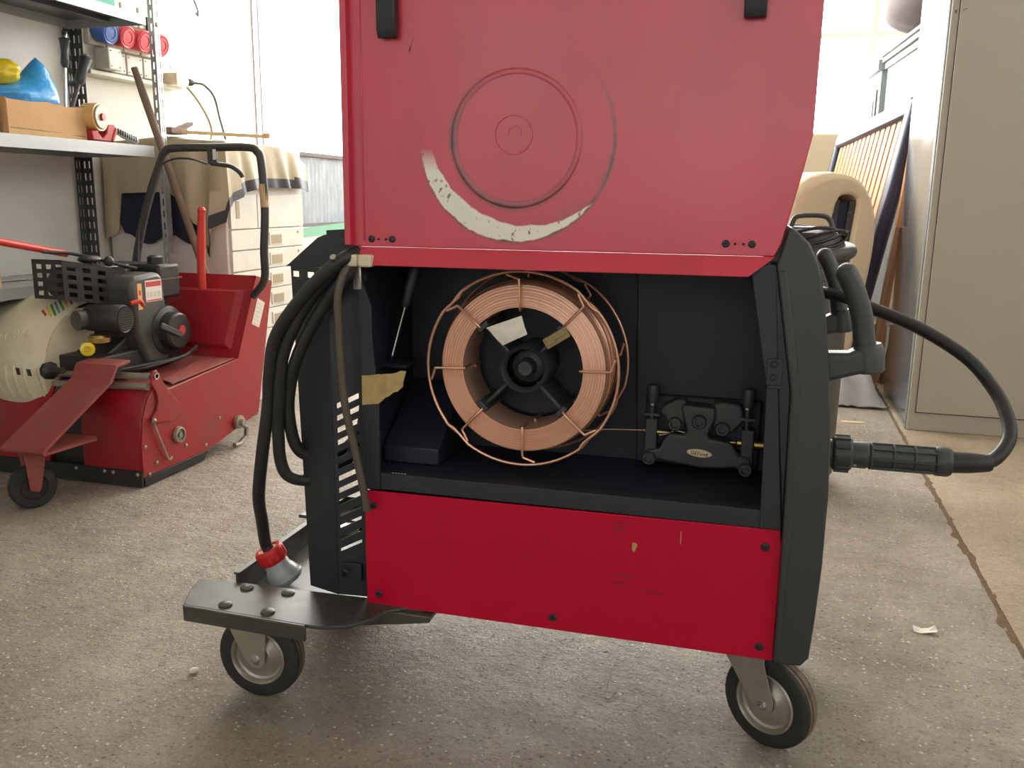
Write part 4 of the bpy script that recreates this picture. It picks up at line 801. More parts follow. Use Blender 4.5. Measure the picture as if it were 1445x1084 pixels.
for m_, A_, B_ in (('stripe_red', (-2.098, .602), (-2.079, .580)), ('stripe_yellow', (-2.096, .627), (-2.067, .587)), ('stripe_green', (-2.093, .653), (-2.060, .600)), ('stripe_blue', (-2.091, .676), (-2.058, .624)), ('stripe_green', (-2.090, .702), (-2.056, .650)), ('stripe_tan', (-2.086, .727), (-2.056, .680)), ('stripe_red', (-2.070, .732), (-2.056, .712))):
    b = MB(); b.surf([[on(A_[0] + (B_[0] - A_[0]) * q, A_[1] + (B_[1] - A_[1]) * q + w_) for q in (0, 0.25, 0.5, 0.75, 1)] for w_ in (-0.0075, 0.0075)]); sb(b, 'decal_stripe', m_, hd, flat=True)
b = MB(); b.tube([on(-2.078 + 0.018 * math.cos(a), 0.775 + 0.026 * math.sin(a), 0.001) for a in [2 * PI * i / 20 for i in range(20)]], 0.0035, 6, True); sb(b, 'decal_emblem', 'stripe_red', hd)
# moulded lettering low on the hood
b = MB()
def hstroke(x0, t0, pts):
    P = [on(x0 + p[0] * 0.0047, t0 + p[1] * 0.0098, 0.002) for p in pts]; b.tube(P, 0.0028, 6)
for k, S_ in enumerate(([(0, 0), (0, 4)], [(3, 4), (1, 4), (0, 2), (1, 0), (3, 0)], [(0, 0), (1.4, 4), (2.8, 0)], [(0, 4), (1.4, 0), (2.8, 4)], [(0, 0), (1.4, 4), (2.8, 0)])): hstroke(-2.190 + 0.0205 * k, 0.408 + 0.008 * k, S_)
sb(b, 'moulded_lettering', 'cream_plastic', hd)
for k in range(5): b = MB(); b.tube([on(-2.065 - 0.030 * k + 0.012 * (t / 6.0), 0.30 - 0.21 * t / 6.0, 0.004 * math.sin(PI * t / 6)) for t in range(7)], 0.0055, 8); sb(b, 'vent_rib', 'cream_plastic', hd)
for k in range(2): b = MB(); q = [[on(-2.076 - 0.03 * k, 0.29, 0.003), on(-2.088 - 0.03 * k, 0.29, 0.003)], [on(-2.073 - 0.03 * k, 0.25, 0.003), on(-2.083 - 0.03 * k, 0.25, 0.003)]]; b.surf(q); sb(b, 'vent_slot', 'latch', hd, flat=True)
# engine
EN = MB(); EN.bx(-2.10, -1.885, 2.14, 2.52, 0.285, 0.36); EN.prism([(2.16, 0.34), (2.30, 0.40), (2.30, 0.52), (2.50, 0.52), (2.54, 0.33)], -2.10, -1.915, 'x'); EN = sb(EN, 'engine_block', 'engine_black', bevel=0.006)
b = MB(); b.prism([(2.27, 0.565), (2.29, 0.588), (2.40, 0.596), (2.425, 0.580), (2.435, 0.47), (2.47, 0.42), (2.46, 0.33), (2.40, 0.295), (2.33, 0.31), (2.29, 0.40)], -1.985, -1.868, 'x'); bh = sb(b, 'blower_housing', 'engine_grey', EN, bevel=0.014, seg=3)
b = MB(); b.bx(-2.10, -1.985, 2.30, 2.43, 0.50, 0.60); b.bx(-2.10, -2.0, 2.20, 2.45, 0.58, 0.615); sb(b, 'cylinder_head', 'engine_black', EN, bevel=0.006)
xs_ = [2.135]; 
ys_ = [2.135]
for k in range(4): ys_ += [2.150 + k * 0.046, 2.176 + k * 0.046]
ys_.append(2.335); zs_ = [0.515]
for k in range(4): zs_ += [0.526 + k * 0.026, 0.540 + k * 0.026]
zs_.append(0.632)
b = MB(); b.gridplate(ys_, zs_, lambda i, j: not (i % 2 == 1 and j % 2 == 1), 0.002, lambda a, k, z: (-1.935 - k - (2.335 - a) * 0.28, a, z - (a - 2.2) * 0.20))
b.gridplate([-2.10, -2.085, -2.065, -2.05, -2.03, -2.015, -1.99], zs_, lambda i, j: not (i % 2 == 1 and j % 2 == 1), 0.002, lambda a, k, z: (a, 2.135 + k, z + 0.013))
b.gridplate([-2.10, -2.07, -2.04, -2.01, -1.975, -1.935], ys_, lambda i, j: not (i % 2 == 1 and j % 2 == 1), 0.002, lambda a, k, y: (a - (2.335 - y) * 0.28 * (a + 2.10) / 0.165, y, 0.632 - k - (y - 2.2) * 0.20))
sb(b, 'muffler_guard', 'engine_black', EN, flat=True)
b = MB(); b.lathe((-2.05, 2.16, 0.575), (0.1, 1, -0.2), [(0.01, 0), (0.04, 0.01), (0.042, 0.15), (0.01, 0.16)], 18); sb(b, 'muffler', 'engine_black', EN)
b = MB(); b.bx(-2.12, -1.885, 2.43, 2.535, 0.505, 0.615); ft = sb(b, 'fuel_tank', 'engine_black', EN, bevel=0.010, seg=3)
b = MB(); b.bx(-2.124, -1.881, 2.426, 2.539, 0.565, 0.570); sb(b, 'tank_seam', 'engine_grey', ft)
b = MB(); b.lathe((-1.93, 2.475, 0.612), (0, 0, 1), [(0.018, 0), (0.027, 0.004), (0.027, 0.024), (0.018, 0.03)], 12); sb(b, 'fuel_cap', 'engine_black', ft)
af = MB(); af.lathe((-1.98, 2.205, 0.468), (1, 0.06, 0), [(0.03, 0), (0.040, 0.01), (0.043, 0.09), (0.044, 0.125), (0.040, 0.132), (0.036, 0.130)], 24); af = sb(af, 'air_filter', 'engine_black', EN)
b = MB()
for k in range(-5, 6):
    h = math.sqrt(max(0, 0.035 ** 2 - (k * 0.0063) ** 2)); b.bx(-1.848, -1.845, 2.2127 + k * 0.0063 - 0.001, 2.2127 + k * 0.0063 + 0.001, 0.468 - h, 0.468 + h); b.bx(-1.848, -1.845, 2.2127 - h, 2.2127 + h, 0.468 + k * 0.0063 - 0.001, 0.468 + k * 0.0063 + 0.001)
sb(b, 'filter_mesh', 'engine_grey', af, flat=True)
rc = MB(); rc.lathe((-1.885, 2.432, 0.403), (1, 0, 0), [(0.082, 0), (0.080, 0.02), (0.062, 0.026), (0.060, 0.058), (0.054, 0.064), (0.02, 0.066), (0.0005, 0.066)], 36); rc = sb(rc, 'recoil_starter', 'engine_black', EN, bevel=0.001)
b = MB(); b.lathe((-1.8185, 2.437, 0.406), (1, 0, 0), [(0.016, 0), (0.016, 0.002), (0.0005, 0.0025)], 20); sb(b, 'red_disc', 'stripe_red', rc)
b = MB(); b.box((-1.812, 2.375, 0.415), (0.008, 0.105, 0.018), Matrix.Rotation(R(-24), 3, 'X')); sb(b, 'pull_bar', 'engine_grey', rc, bevel=0.002)
b = MB(); b.bx(-1.868, -1.8665, 2.335, 2.412, 0.505, 0.572); lb = sb(b, 'warning_label', 'label_white', bh, flat=True)
b = MB(); b.bx(-1.8667, -1.866, 2.338, 2.409, 0.552, 0.568); b.bx(-1.8667, -1.866, 2.338, 2.409, 0.507, 0.511); sb(b, 'label_band', 'stripe_red', lb, flat=True)
for k in range(4): b = MB(); b.bx(-1.8667, -1.866, 2.342 + 0.017 * k, 2.354 + 0.017 * k, 0.518, 0.536); sb(b, 'pictogram', 'socket', lb, flat=True)
b = MB(); b.bx(-1.868, -1.8665, 2.298, 2.318, 0.485, 0.566); sb(b, 'warning_strip', 'label_orange', bh, flat=True)
b = MB(); b.bx(-1.867, -1.8655, 2.304, 2.312, 0.53, 0.545); sb(b, 'warning_mark', 'stripe_red', bh, flat=True)
b = MB(); b.tube(smooth_path([(-1.86, 2.255, 0.51), (-1.85, 2.285, 0.515), (-1.85, 2.30, 0.50)], 4), 0.007); sb(b, 'choke_lever', 'tool_red', EN)
b = MB(); b.lathe((-1.915, 2.175, 0.395), (0, 0, 1), [(0.012, 0), (0.03, 0.006), (0.032, 0.02), (0.026, 0.028)], 16); sb(b, 'carburettor_bowl', 'brass', EN)
b = MB(); b.lathe((-1.925, 2.135, 0.385), (0.6, -0.7, 0.1), [(0.008, 0), (0.022, 0.004), (0.020, 0.018), (0.010, 0.02), (0.008, 0.01)], 12); sb(b, 'oil_cap', 'yellow_bag', EN)
b = MB(); b.lathe((-1.975, 2.15, 0.465), (0.3, 1, 0), [(0.01, 0), (0.03, 0.004), (0.03, 0.03), (0.012, 0.06)], 12); sb(b, 'carburettor', 'engine_grey', EN)
for k in range(2): b = MB(); b.tube(smooth_path([(-1.93 + 0.03 * k, 2.20, 0.302 + 0.006 * k), (-1.86, 2.30, 0.304 + 0.008 * k), (-1.82, 2.44, 0.320), (-1.84, 2.54, 0.335)], 5), 0.006); sb(b, 'bowden_cable', 'tube_black', EN)
b = MB(); b.tube(smooth_path([(-2.08, 2.16, 0.665), (-2.05, 2.25, 0.655), (-1.97, 2.32, 0.625), (-1.93, 2.38, 0.605)], 5), 0.005); b.ball((-1.965, 2.30, 0.632), 0.016); b.ball((-2.0, 2.26, 0.64), (0.03, 0.04, 0.012)); sb(b, 'throttle_linkage', 'engine_black', EN)
# handle bar, lever and controls
hp = smooth_path([(-2.135, 2.63, 0.50), (-2.13, 2.63, 0.616), (-2.07, 2.63, 0.80), (-2.005, 2.63, 0.945), (-1.985, 2.63, 0.977), (-1.95, 2.63, 0.990), (-1.80, 2.63, 0.992), (-1.665, 2.63, 0.992), (-1.632, 2.63, 0.978), (-1.618, 2.63, 0.945), (-1.612, 2.63, 0.80), (-1.622, 2.63, 0.66), (-1.632, 2.64, 0.56), (-1.69, 2.66, 0.50)], 6)
b = MB(); b.tube(hp, 0.0135, 14); hb = sb(b, 'handle_bar', 'tube_black')
b = MB(); b.cyl((-1.6118, 2.63, 0.80), (-1.6145, 2.63, 0.875), 0.0142); sb(b, 'worn_band', 'pale_wood', hb)
b = MB(); b.box((-1.795, 2.622, 0.968), (0.034, 0.012, 0.06)); b.tube(smooth_path([(-1.80, 2.618, 0.94), (-1.76, 2.614, 0.936), (-1.72, 2.612, 0.930), (-1.69, 2.612, 0.912), (-1.678, 2.612, 0.896)], 5), 0.008); lv_ = sb(b, 'control_lever', 'tube_black', hb, bevel=0.003)
b = MB(); b.bx(-1.790, -1.778, 2.6155, 2.6165, 0.952, 0.985); sb(b, 'lever_plate', 'label_white', lv_, flat=True)
b = MB(); b.tube(smooth_path([(-1.815, 2.62, 0.938), (-1.88, 2.618, 0.955), (-1.95, 2.616, 0.952), (-2.01, 2.615, 0.92), (-2.05, 2.618, 0.86), (-2.10, 2.62, 0.72), (-2.10, 2.60, 0.60)], 6), 0.0035); sb(b, 'control_cable', 'tube_black', hb)
b = MB(); b.tube([(-1.866, 2.625, 0.52), (-1.866, 2.625, 0.59), (-1.862, 2.625, 0.66), (-1.857, 2.625, 0.72), (-1.853, 2.625, 0.77), (-1.851, 2.625, 0.788), (-1.851, 2.625, 0.797)], [0.014, 0.014, 0.0155, 0.0145, 0.0125, 0.015, 0.008], 10); sb(b, 'clutch_lever', 'tool_red')

# ================================================================== left: shelf rack and what stands on it
RK = empty('shelf_rack', (-2.37, 2.2, 0)); tag(RK, 'grey slotted angle shelving rack against the left wall', 'shelf'); RO = Vector((-2.37, 2.2, 0))
def rb(b, name, m, parent=None, **k): return b.shift(-RO).build(name, m, parent or RK, **k)
def slotted(x, y, wx, wy, z0, z1, m):
    """angle iron post, both legs pierced with rows of slots"""
    zs = [z0]; z = z0 + 0.03
    while z < z1 - 0.03: zs += [z, z + 0.026]; z += 0.045
    zs.append(z1); b = MB()
    s_ = 1 if wy > 0 else -1
    f = [0, 0.22, 0.36, 0.64, 0.78, 1.0]
    b.gridplate([q * abs(wx) for q in f], zs, lambda i, j: not (i in (1, 3) and j % 2 == 1), 0.002, lambda a, k, z: (x + math.copysign(a, wx), y + k, z))
    b.gridplate([q * abs(wy) for q in f], zs, lambda i, j: not (i in (1, 3) and j % 2 == 1), 0.002, lambda a, k, z: (x + k, y + math.copysign(a, wy), z))
    return rb(b, 'post', m, flat=True)
slotted(-2.535, 2.862, 0.05, -0.035, 0.0, 1.95, 'post_dark'); slotted(-2.205, 2.935, -0.045, -0.03, 0.0, 1.95, 'post_light')
slotted(-2.535, 1.30, 0.05, 0.035, 0.0, 1.95, 'post_dark'); slotted(-2.205, 1.30, -0.045, 0.04, 0.0, 1.95, 'post_light')
for zt, lip in ((0.552, 0.034), (1.010, 0.040), (1.462, 0.034)):
    b = MB(); b.bx(-2.529, -2.203, 1.32, 2.850, zt - 0.004, zt - 0.0005); b.bx(-2.40, -2.34, 1.34, 2.84, zt - 0.02, zt - 0.004); sh_ = rb(b, 'shelf_board', 'shelf_shaded', bevel=0.001); b = MB(); b.bx(-2.202, -2.198, 1.32, 2.854, zt - lip, zt); b.bx(-2.534, -2.530, 1.32, 2.854, zt - lip, zt); b.bx(-2.532, -2.2, 2.851, 2.855, zt - lip, zt)  # boards darker than their lips: underside shade painted in
    b.bx(-2.534, -2.198, 1.32, 2.855, zt - 0.0005, zt); rb(b, 'shelf_lip', 'shelf_metal', sh_, bevel=0.001)
for z in (1.44, 0.99): b = MB(); b.lathe((-2.197, 2.91, z), (1, 0, 0), [(0.008, 0), (0.008, 0.004), (0.004, 0.007)], 8); rb(b, 'bolt', 'zinc')
ZS = 1.010
# cardboard box, open, with a bag spilling out
bxo = Vector((-2.37, 2.40, ZS)); CB = empty('cardboard_box', bxo); tag(CB, 'open brown cardboard box on the middle shelf holding a blue bag', 'box')
def wallp(P, q0, q1, name):
    b = MB(); b.surf([[(p[0], p[1], z + (random.uniform(-0.004, 0.006) if k else 0)) for p in P] for k, z in enumerate((q0, q1))]); return b.shift(-bxo).build(name, 'cardboard', CB, thick=0.004, flat=True)
wallp([(-2.245, 2.245), (-2.245, 2.33), (-2.245, 2.41), (-2.245, 2.49), (-2.247, 2.572)], ZS + 0.001, ZS + 0.105, 'front_wall'); wallp([(-2.247, 2.572), (-2.36, 2.58), (-2.49, 2.578)], ZS + 0.001, ZS + 0.108, 'side_wall')
wallp([(-2.245, 2.245), (-2.36, 2.24), (-2.49, 2.24)], ZS + 0.001, ZS + 0.112, 'side_wall'); wallp([(-2.49, 2.24), (-2.49, 2.40), (-2.49, 2.578)], ZS + 0.001, ZS + 0.105, 'back_wall')
b = MB(); b.bx(-2.49, -2.245, 2.24, 2.578, ZS + 0.0005, ZS + 0.003); b.shift(-bxo).build('bottom', 'cardboard', CB, flat=True)
b = MB(); b.surf([[(-2.243, 2.25, ZS + 0.020), (-2.243, 2.40, ZS + 0.018), (-2.244, 2.565, ZS + 0.012)], [(-2.2425, 2.25, ZS + 0.024), (-2.2425, 2.40, ZS + 0.021), (-2.2435, 2.565, ZS + 0.015)]]); b.shift(-bxo).build('crease', 'kraft', CB, flat=True)
def lumpy(c, r, amp, seed, name, m, peak=None, n=26, k=18, parent=None):
    rnd = random.Random(seed); b = MB(); b.ball((0, 0, 0), r, n, k); ph = [rnd.uniform(0, 6.28) for _ in range(6)]; fq = [rnd.uniform(3, 9) for _ in range(6)]
    for v in b.v:
        d = Vector((v.x / r[0], v.y / r[1], v.z / r[2])); w = sum(math.sin(fq[i] * (d.x, d.y, d.z)[i % 3] + ph[i] + 2.0 * (d.z, d.x, d.y)[i % 3]) for i in range(6)) / 6
        v *= 1 + amp * w + amp * 0.5 * rnd.uniform(-1, 1)
        if peak:
            p = Vector(peak[0]); q = max(0, 1 - (Vector((v.x, v.y, 0)) - Vector((p.x, p.y, 0))).length / peak[1])
            if v.z > 0: v.z += peak[2] * q * q
    o = b.build(name, m, parent, sharp=80); o.location = c; return o
bb = lumpy((-2.36, 2.41, ZS + 0.118), (0.105, 0.145, 0.055), 0.12, 3, 'plastic_bag', 'blue_bag', ((0.02, 0.075, 0), 0.13, 0.105)); tag(bb, 'crumpled bright blue plastic bag peaking out of the cardboard box', 'bag')
yb = lumpy((-2.345, 2.345, ZS + 0.196), (0.052, 0.050, 0.040), 0.14, 5, 'plastic_bag', 'yellow_bag'); tag(yb, 'small yellow plastic bag knotted beside the blue bag', 'bag')
b = MB(); b.bx(-0.10, 0.12, -0.045, 0.045, 0, 0.125); o = b.build('cardboard_box', 'cardboard', bevel=0.002); o.location = (-2.38, 2.185, ZS); tag(o, 'darker closed cardboard box left of the open box, cut by the frame', 'box')
def tool(loc, d, name, label, parts):
    T = empty(name, loc); tag(T, label, 'tool'); d = Vector(d).normalized()
    for nm, m, prof in parts: b = MB(); b.lathe((0, 0, 0), d, prof, 12); b.build(nm, m, T)
tool((-2.40, 2.645, ZS), (0.0, 0.10, 1), 'chisel', 'black handled tool standing upright behind the cardboard box', (('shank', 'steel', [(0.004, 0), (0.006, 0.03), (0.006, 0.27)]), ('handle', 'black_plastic', [(0.007, 0.255), (0.014, 0.27), (0.012, 0.31), (0.0165, 0.345), (0.020, 0.350), (0.012, 0.356)]), ('cap', 'steel', [(0.009, 0.355), (0.009, 0.375), (0.005, 0.382)])))
tool((-2.40, 2.625, ZS), (0.0, 0.50, 1), 'caulking_gun', 'black handled tool leaning right behind the cardboard box', (('shank', 'engine_grey', [(0.005, 0), (0.008, 0.03), (0.008, 0.24)]), ('handle', 'black_plastic', [(0.010, 0.23), (0.019, 0.245), (0.018, 0.30), (0.022, 0.335), (0.010, 0.348)])))
# tape dispenser
TD = empty('tape_dispenser', (-2.24, 2.66, ZS)); tag(TD, 'red hand tape dispenser with a roll of brown packing tape on the shelf', 'tape dispenser')
b = MB(); b.lathe((-0.028, -0.055, 0.082), (1, 0.15, 0), [(0.028, 0), (0.046, 0.0), (0.046, 0.05), (0.028, 0.05), (0.028, 0)], 32, caps=False); b.build('tape_roll', ['roll_tan'], TD)
b = MB(); b.lathe((0.0232, -0.0472, 0.082), (1, 0.15, 0), [(0.040, 0), (0.038, 0.004), (0.013, 0.004), (0.0005, 0.003)], 32, caps=False); b.build('roll_flange', 'roll_side', TD)
b = MB(); b.lathe((0.028, -0.0465, 0.082), (1, 0.15, 0), [(0.012, 0), (0.011, 0.006), (0.0005, 0.006)], 20); b.build('hub_button', 'disp_red', TD)
b = MB(); b.prism([(-0.085, 0.005), (-0.09, 0.035), (-0.065, 0.04), (-0.04, 0.012), (-0.02, 0.03), (-0.01, 0.06), (0.02, 0.062), (0.035, 0.05), (0.02, 0.02), (0.0, 0.004)], -0.02, 0.018, 'x'); b.build('body', 'disp_red', TD, bevel=0.003)
b = MB(); b.tube(smooth_path([(0, 0.0, 0.028), (0, 0.03, 0.045), (0, 0.07, 0.040), (0, 0.12, 0.024), (0, 0.150, 0.015)], 4), [0.013] * 9 + [0.015] * 7 + [0.013], 12); b.build('grip', 'grip_grey', TD)
b = MB(); b.box((0.004, 0.018, 0.028), (0.034, 0.014, 0.052), Matrix.Rotation(R(-28), 3, 'X')); b.build('brake_plate', 'disp_red', TD, bevel=0.004)
b = MB()
for k in range(9): y = 0.045 + k * 0.011; b.box((0.0135, y, 0.044 - (y - 0.04) * 0.26), (0.005, 0.004, 0.018))
b.build('grip_ribs', 'print_dark', TD, bevel=0.001)
# bottom shelf
b = MB(); zs = [0.0]
b.gridplate([-0.45 + 0.03 * i for i in range(31)], [0, 0.012, 0.022, 0.034], lambda i, j: not (j == 1 and i % 3 == 1), 0.003, lambda a, k, z: (z + a * 0.15, a, 0.003 + k)); o = b.build('perforated_bar', 'post_light', flat=True); o.location = (-2.42, 2.18, 0.5525); tag(o, 'flat perforated metal bar lying on the bottom shelf', 'bar')
b = MB(); b.bx(-0.06, 0.06, -0.10, 0.062, 0, 0.09); o = b.build('cardboard_box', 'cardboard', bevel=0.002); o.location = (-2.265, 2.06, 0.5525); tag(o, 'small cardboard box on the bottom shelf at the frame edge', 'box')
b = MB(); b.tube([(0, -0.60, 0.117), (0, 0.0, 0.0), (0, 0.02, -0.004)], 0.011, 10); rr_ = b.build('broom_handle', 'tool_red'); rr_.location = (-2.12, 2.275, 0.655); tag(rr_, 'red painted broom handle resting on the sweeper engine', 'handle')
b = MB(); b.bx(-0.06, 0.07, -0.05, 0.05, 0, 0.035); b.lathe((0.0, 0, 0.035), (0, 0, 1), [(0.05, 0), (0.03, 0.04), (0.02, 0.045)], 18); o = b.build('plastic_bottle', 'teal', bevel=0.004); o.location = (-2.29, 2.68, 1.4625); tag(o, 'teal plastic container on the top shelf', 'container')
# stick leaning past the rack
b = MB(); P = [(-2.285, 2.915 - 0.03, 1.290), (-2.255, 2.885, 1.20), (-2.052, 2.885, 0.60), (-1.85, 2.885, 0.012)]; b.tube([Vector(p) - Vector((-1.85, 2.885, 0)) for p in P], [0.0125, 0.0145, 0.0145, 0.0145], 10); o = b.build('wooden_stick', 'old_wood'); o.location = (-1.85, 2.885, 0); tag(o, 'long brown wooden stick leaning behind the sweeper handle', 'stick')

# ================================================================== sockets on the left wall
SB = empty('socket_board', (XL, 3.2, 1.28)); tag(SB, 'cream wall board with industrial power sockets', 'sockets')
def wl(b, name, m, parent=None, **k): return b.shift((-XL, -3.2, -1.28)).build(name, m, parent or SB, **k)
b = MB(); b.bx(XL, XL + 0.03, 2.90, 3.42, 1.295, 1.62); wl(b, 'back_plate', 'socket', bevel=0.002)
b = MB(); b.bx(XL, XL + 0.06, 2.90, 3.45, 1.278, 1.294); wl(b, 'trunking', 'socket', bevel=0.002)
for y0, y1, x1 in ((2.955, 3.025, 0.10), (3.032, 3.115, 0.045), (3.122, 3.215, 0.045), (3.222, 3.32, 0.045), (3.335, 3.41, 0.04)):
    b = MB(); b.bx(XL + 0.03, XL + x1, y0, y1, 1.300, 1.380); cp = wl(b, 'cover_plate', 'socket', bevel=0.004)
    for dy, dz in ((0.012, 0.012), (y1 - y0 - 0.012, 0.012), (0.012, 0.068), (y1 - y0 - 0.012, 0.068)): b = MB(); b.cyl((XL + x1, y0 + dy, 1.300 + dz), (XL + x1 + 0.001, y0 + dy, 1.300 + dz), 0.003, n=8); wl(b, 'screw', 'print_dark', cp)
for y, m_ in ((2.955, 'blue_cap'), (3.048, 'red_cap'), (3.146, 'red_cap'), (3.250, 'red_cap')):
    b = MB(); b.bx(XL + 0.03, XL + 0.055, y - 0.044, y + 0.044, 1.385, 1.475); s0 = wl(b, 'socket', 'socket', bevel=0.004)
    b = MB(); d = (1, 0.0, -0.22); b.lathe((XL + 0.05, y, 1.442), d, [(0.036, 0), (0.040, 0.006), (0.041, 0.055), (0.043, 0.056), (0.043, 0.068), (0.038, 0.072), (0.033, 0.070), (0.030, 0.0725), (0.022, 0.0725), (0.020, 0.070), (0.0005, 0.0705)], 28); wl(b, 'hinged_cap', m_, s0)
for y in (3.05, 3.15, 3.25): b = MB(); b.bx(XL + 0.03, XL + 0.05, y - 0.045, y + 0.045, 1.49, 1.57); s0 = wl(b, 'cover_plate', 'socket', bevel=0.004); b = MB(); b.bx(XL + 0.05, XL + 0.06, y - 0.006, y + 0.006, 1.49, 1.54); wl(b, 'cover_clip', 'print_dark', s0)
ad = empty('plug_adapter', (XL, 3.385, 1.295)); tag(ad, 'cream plug adapter with two thin cables hanging from the wall board', 'plug')
b = MB(); b.bx(0.03, 0.10, -0.03, 0.05, -0.005, 0.045); b.lathe((0.06, 0.05, 0.02), (0.2, 1, 0), [(0.02, 0), (0.02, 0.03), (0.014, 0.034)], 14); b.build('adapter_body', 'cream_plastic', ad, bevel=0.004)
b = MB(); b.lathe((0.07, 0.085, 0.02), (0.4, 1, 0), [(0.012, 0), (0.017, 0.003), (0.015, 0.022), (0.006, 0.034)], 10); b.build('plug', 'print_dark', ad)
b = MB(); b.tube(smooth_path([(0.085, 0.118, 0.02), (0.10, 0.16, 0.015), (0.12, 0.20, -0.03), (0.13, 0.22, -0.12), (0.14, 0.245, -0.215)], 5), 0.0065, 6); b.build('cord', 'engine_grey', ad)
b = MB(); b.tube(smooth_path([(0.08, 0.06, 0.0), (0.10, 0.10, -0.05), (0.12, 0.14, -0.12), (0.14, 0.14, -0.18), (0.16, 0.10, -0.22)], 5), 0.0060, 6); b.build('cord', 'kraft', ad)
b = MB(); b.tube(smooth_path([(0.01, 0, 0.12), (0.012, 0.02, 0.08), (0.014, 0.05, 0.03), (0.02, 0.045, 0.0), (0.018, 0.03, 0.012)], 5), 0.0055, 6); o = b.build('wall_hook', 'engine_grey'); o.location = (XL, 3.72 - 0.12, 1.62); tag(o, 'bent wire hook hanging high on the left wall', 'hook')

# ================================================================== drawer cabinet under its tarpaulin
CX0, CX1, CY0, CY1, CZ = -2.53, -2.0, 2.985, 3.565, 1.03
DC = empty('drawer_cabinet', ((CX0 + CX1) / 2, (CY0 + CY1) / 2, 0)); DO = Vector(DC.location); tag(DC, 'white metal drawer cabinet partly covered by a tarpaulin', 'cabinet')
def dc(b, name, m, parent=None, **k): return b.shift(-DO).build(name, m, parent or DC, **k)
b = MB(); b.bx(CX0, CX1, CY0, CY1, 0, CZ); dc(b, 'body', 'drawer_white', bevel=0.004)
rows = [(0.708, 0.84)] + [(0.626 - 0.082 * k, 0.704 - 0.082 * k) for k in range(8)]
for r_, (z0, z1) in enumerate(rows):
    for (y0, y1) in ([(3.0, 3.185), (3.19, 3.55)] if r_ == 0 else [(3.0, 3.55)]):
        b = MB(); b.bx(CX1, CX1 + 0.012, y0, y1, z0, z1); d_ = dc(b, 'drawer', 'drawer_white', bevel=0.002)
        if r_ == 0: b = MB(); b.bx(CX1 + 0.0115, CX1 + 0.0135, y0 + 0.035, y0 + 0.06, z0 + 0.04, z1 - 0.025); dc(b, 'pull', 'drawer_slot', d_, bevel=0.001)
        else:
            b = MB(); yc = 3.315; b.bx(CX1 + 0.0115, CX1 + 0.016, yc - 0.05, yc + 0.05, z0 + 0.012, z1 - 0.016); p_ = dc(b, 'pull_frame', 'drawer_white', d_, bevel=0.001)
            b = MB(); b.bx(CX1 + 0.0155, CX1 + 0.0168, yc - 0.040, yc + 0.042, z0 + 0.016, z1 - 0.026); dc(b, 'pull', 'drawer_slot', d_)
            b = MB(); b.cyl((CX1 + 0.012, 3.50, z1 - 0.02), (CX1 + 0.0135, 3.50, z1 - 0.02), 0.006, n=10); dc(b, 'lock', 'zinc', d_)
# tarpaulin: top, two visible drops, wandering hem
per = []
def hemz(s_):    # s_: 0..1 along the near side, 1..2 along the drawer side
    K = [(0.0, 0.66), (0.10, 0.68), (0.16, 0.84), (0.5, 0.845), (0.70, 0.82), (0.80, 0.72), (0.86, 0.60), (0.90, 0.64), (0.95, 0.735), (1.0, 0.79), (1.10, 0.845), (1.25, 0.865), (1.5, 0.868), (1.85, 0.868), (2.0, 0.855)]
    for (a, z0), (c, z1) in zip(K[:-1], K[1:]):
        if a <= s_ <= c: t = (s_ - a) / (c - a); t = t * t * (3 - 2 * t); return z0 + (z1 - z0) * t
    return K[-1][1]
NS, NR = 90, 14; g = [[] for _ in range(NR + 6)]
for i in range(NS + 1):
    s_ = 2.0 * i / NS
    if s_ <= 1: base = Vector((CX0 + (CX1 - CX0 + 0.006) * s_, CY0 - 0.006, 0)); nrm = Vector((0, -1, 0))
    else: base = Vector((CX1 + 0.014, CY0 + (CY1 - CY0 + 0.01) * (s_ - 1), 0)); nrm = Vector((1, 0, 0))
    if abs(s_ - 1) < 0.06: nrm = Vector((0.7, -0.7, 0)); base = Vector((CX1 + 0.012, CY0 - 0.004, 0)) + Vector((max(0, s_ - 1) * 0, max(0, s_ - 1) * 0.58, 0)) + Vector((min(0, s_ - 1) * 0.52, 0, 0))
    top = CZ + 0.010 + (0.025 if s_ > 1 else 0.02) * math.sin(PI * min(1, s_)) * 0.6; h = hemz(s_)
    inner = Vector(((CX0 + CX1) / 2 - 0.05, (CY0 + CY1) / 2 + 0.1, top + 0.012))
    edge = base + Vector((0, 0, top)); drop_end = 0.0
    sag = 0.0 if s_ < 1.75 else (s_ - 1.75) / 0.25 * 0.06
    for j in range(6): t = j / 6; p = inner.lerp(edge - nrm * 0.012, t); p.z = inner.z + (edge.z - inner.z) * t + 0.006 * math.sin(9 * s_ + 5 * t) * t - sag * t * t; g[j].append(p)
    for j in range(NR):
        t = j / (NR - 1); z = top - 0.008 - sag + (h - top + 0.008 + sag) * t
        rip = (0.008 + 0.020 * t) * (0.5 + 0.5 * math.sin(s_ * 21 + 1.3 * math.sin(s_ * 7))) + 0.012 * t * (0.5 + 0.5 * math.sin(s_ * 43)); fl = 0.03 * t * (1 if 0.93 < s_ < 1.12 else 0.3)
        g[6 + j].append(base + Vector((0, 0, z)) + nrm * (rip * (0.5 if s_ < 0.6 else 1) + fl + 0.002))
b = MB(); w_ = NS + 1; vs = [p for r in g for p in r]; b.v = [Vector(v) for v in vs]
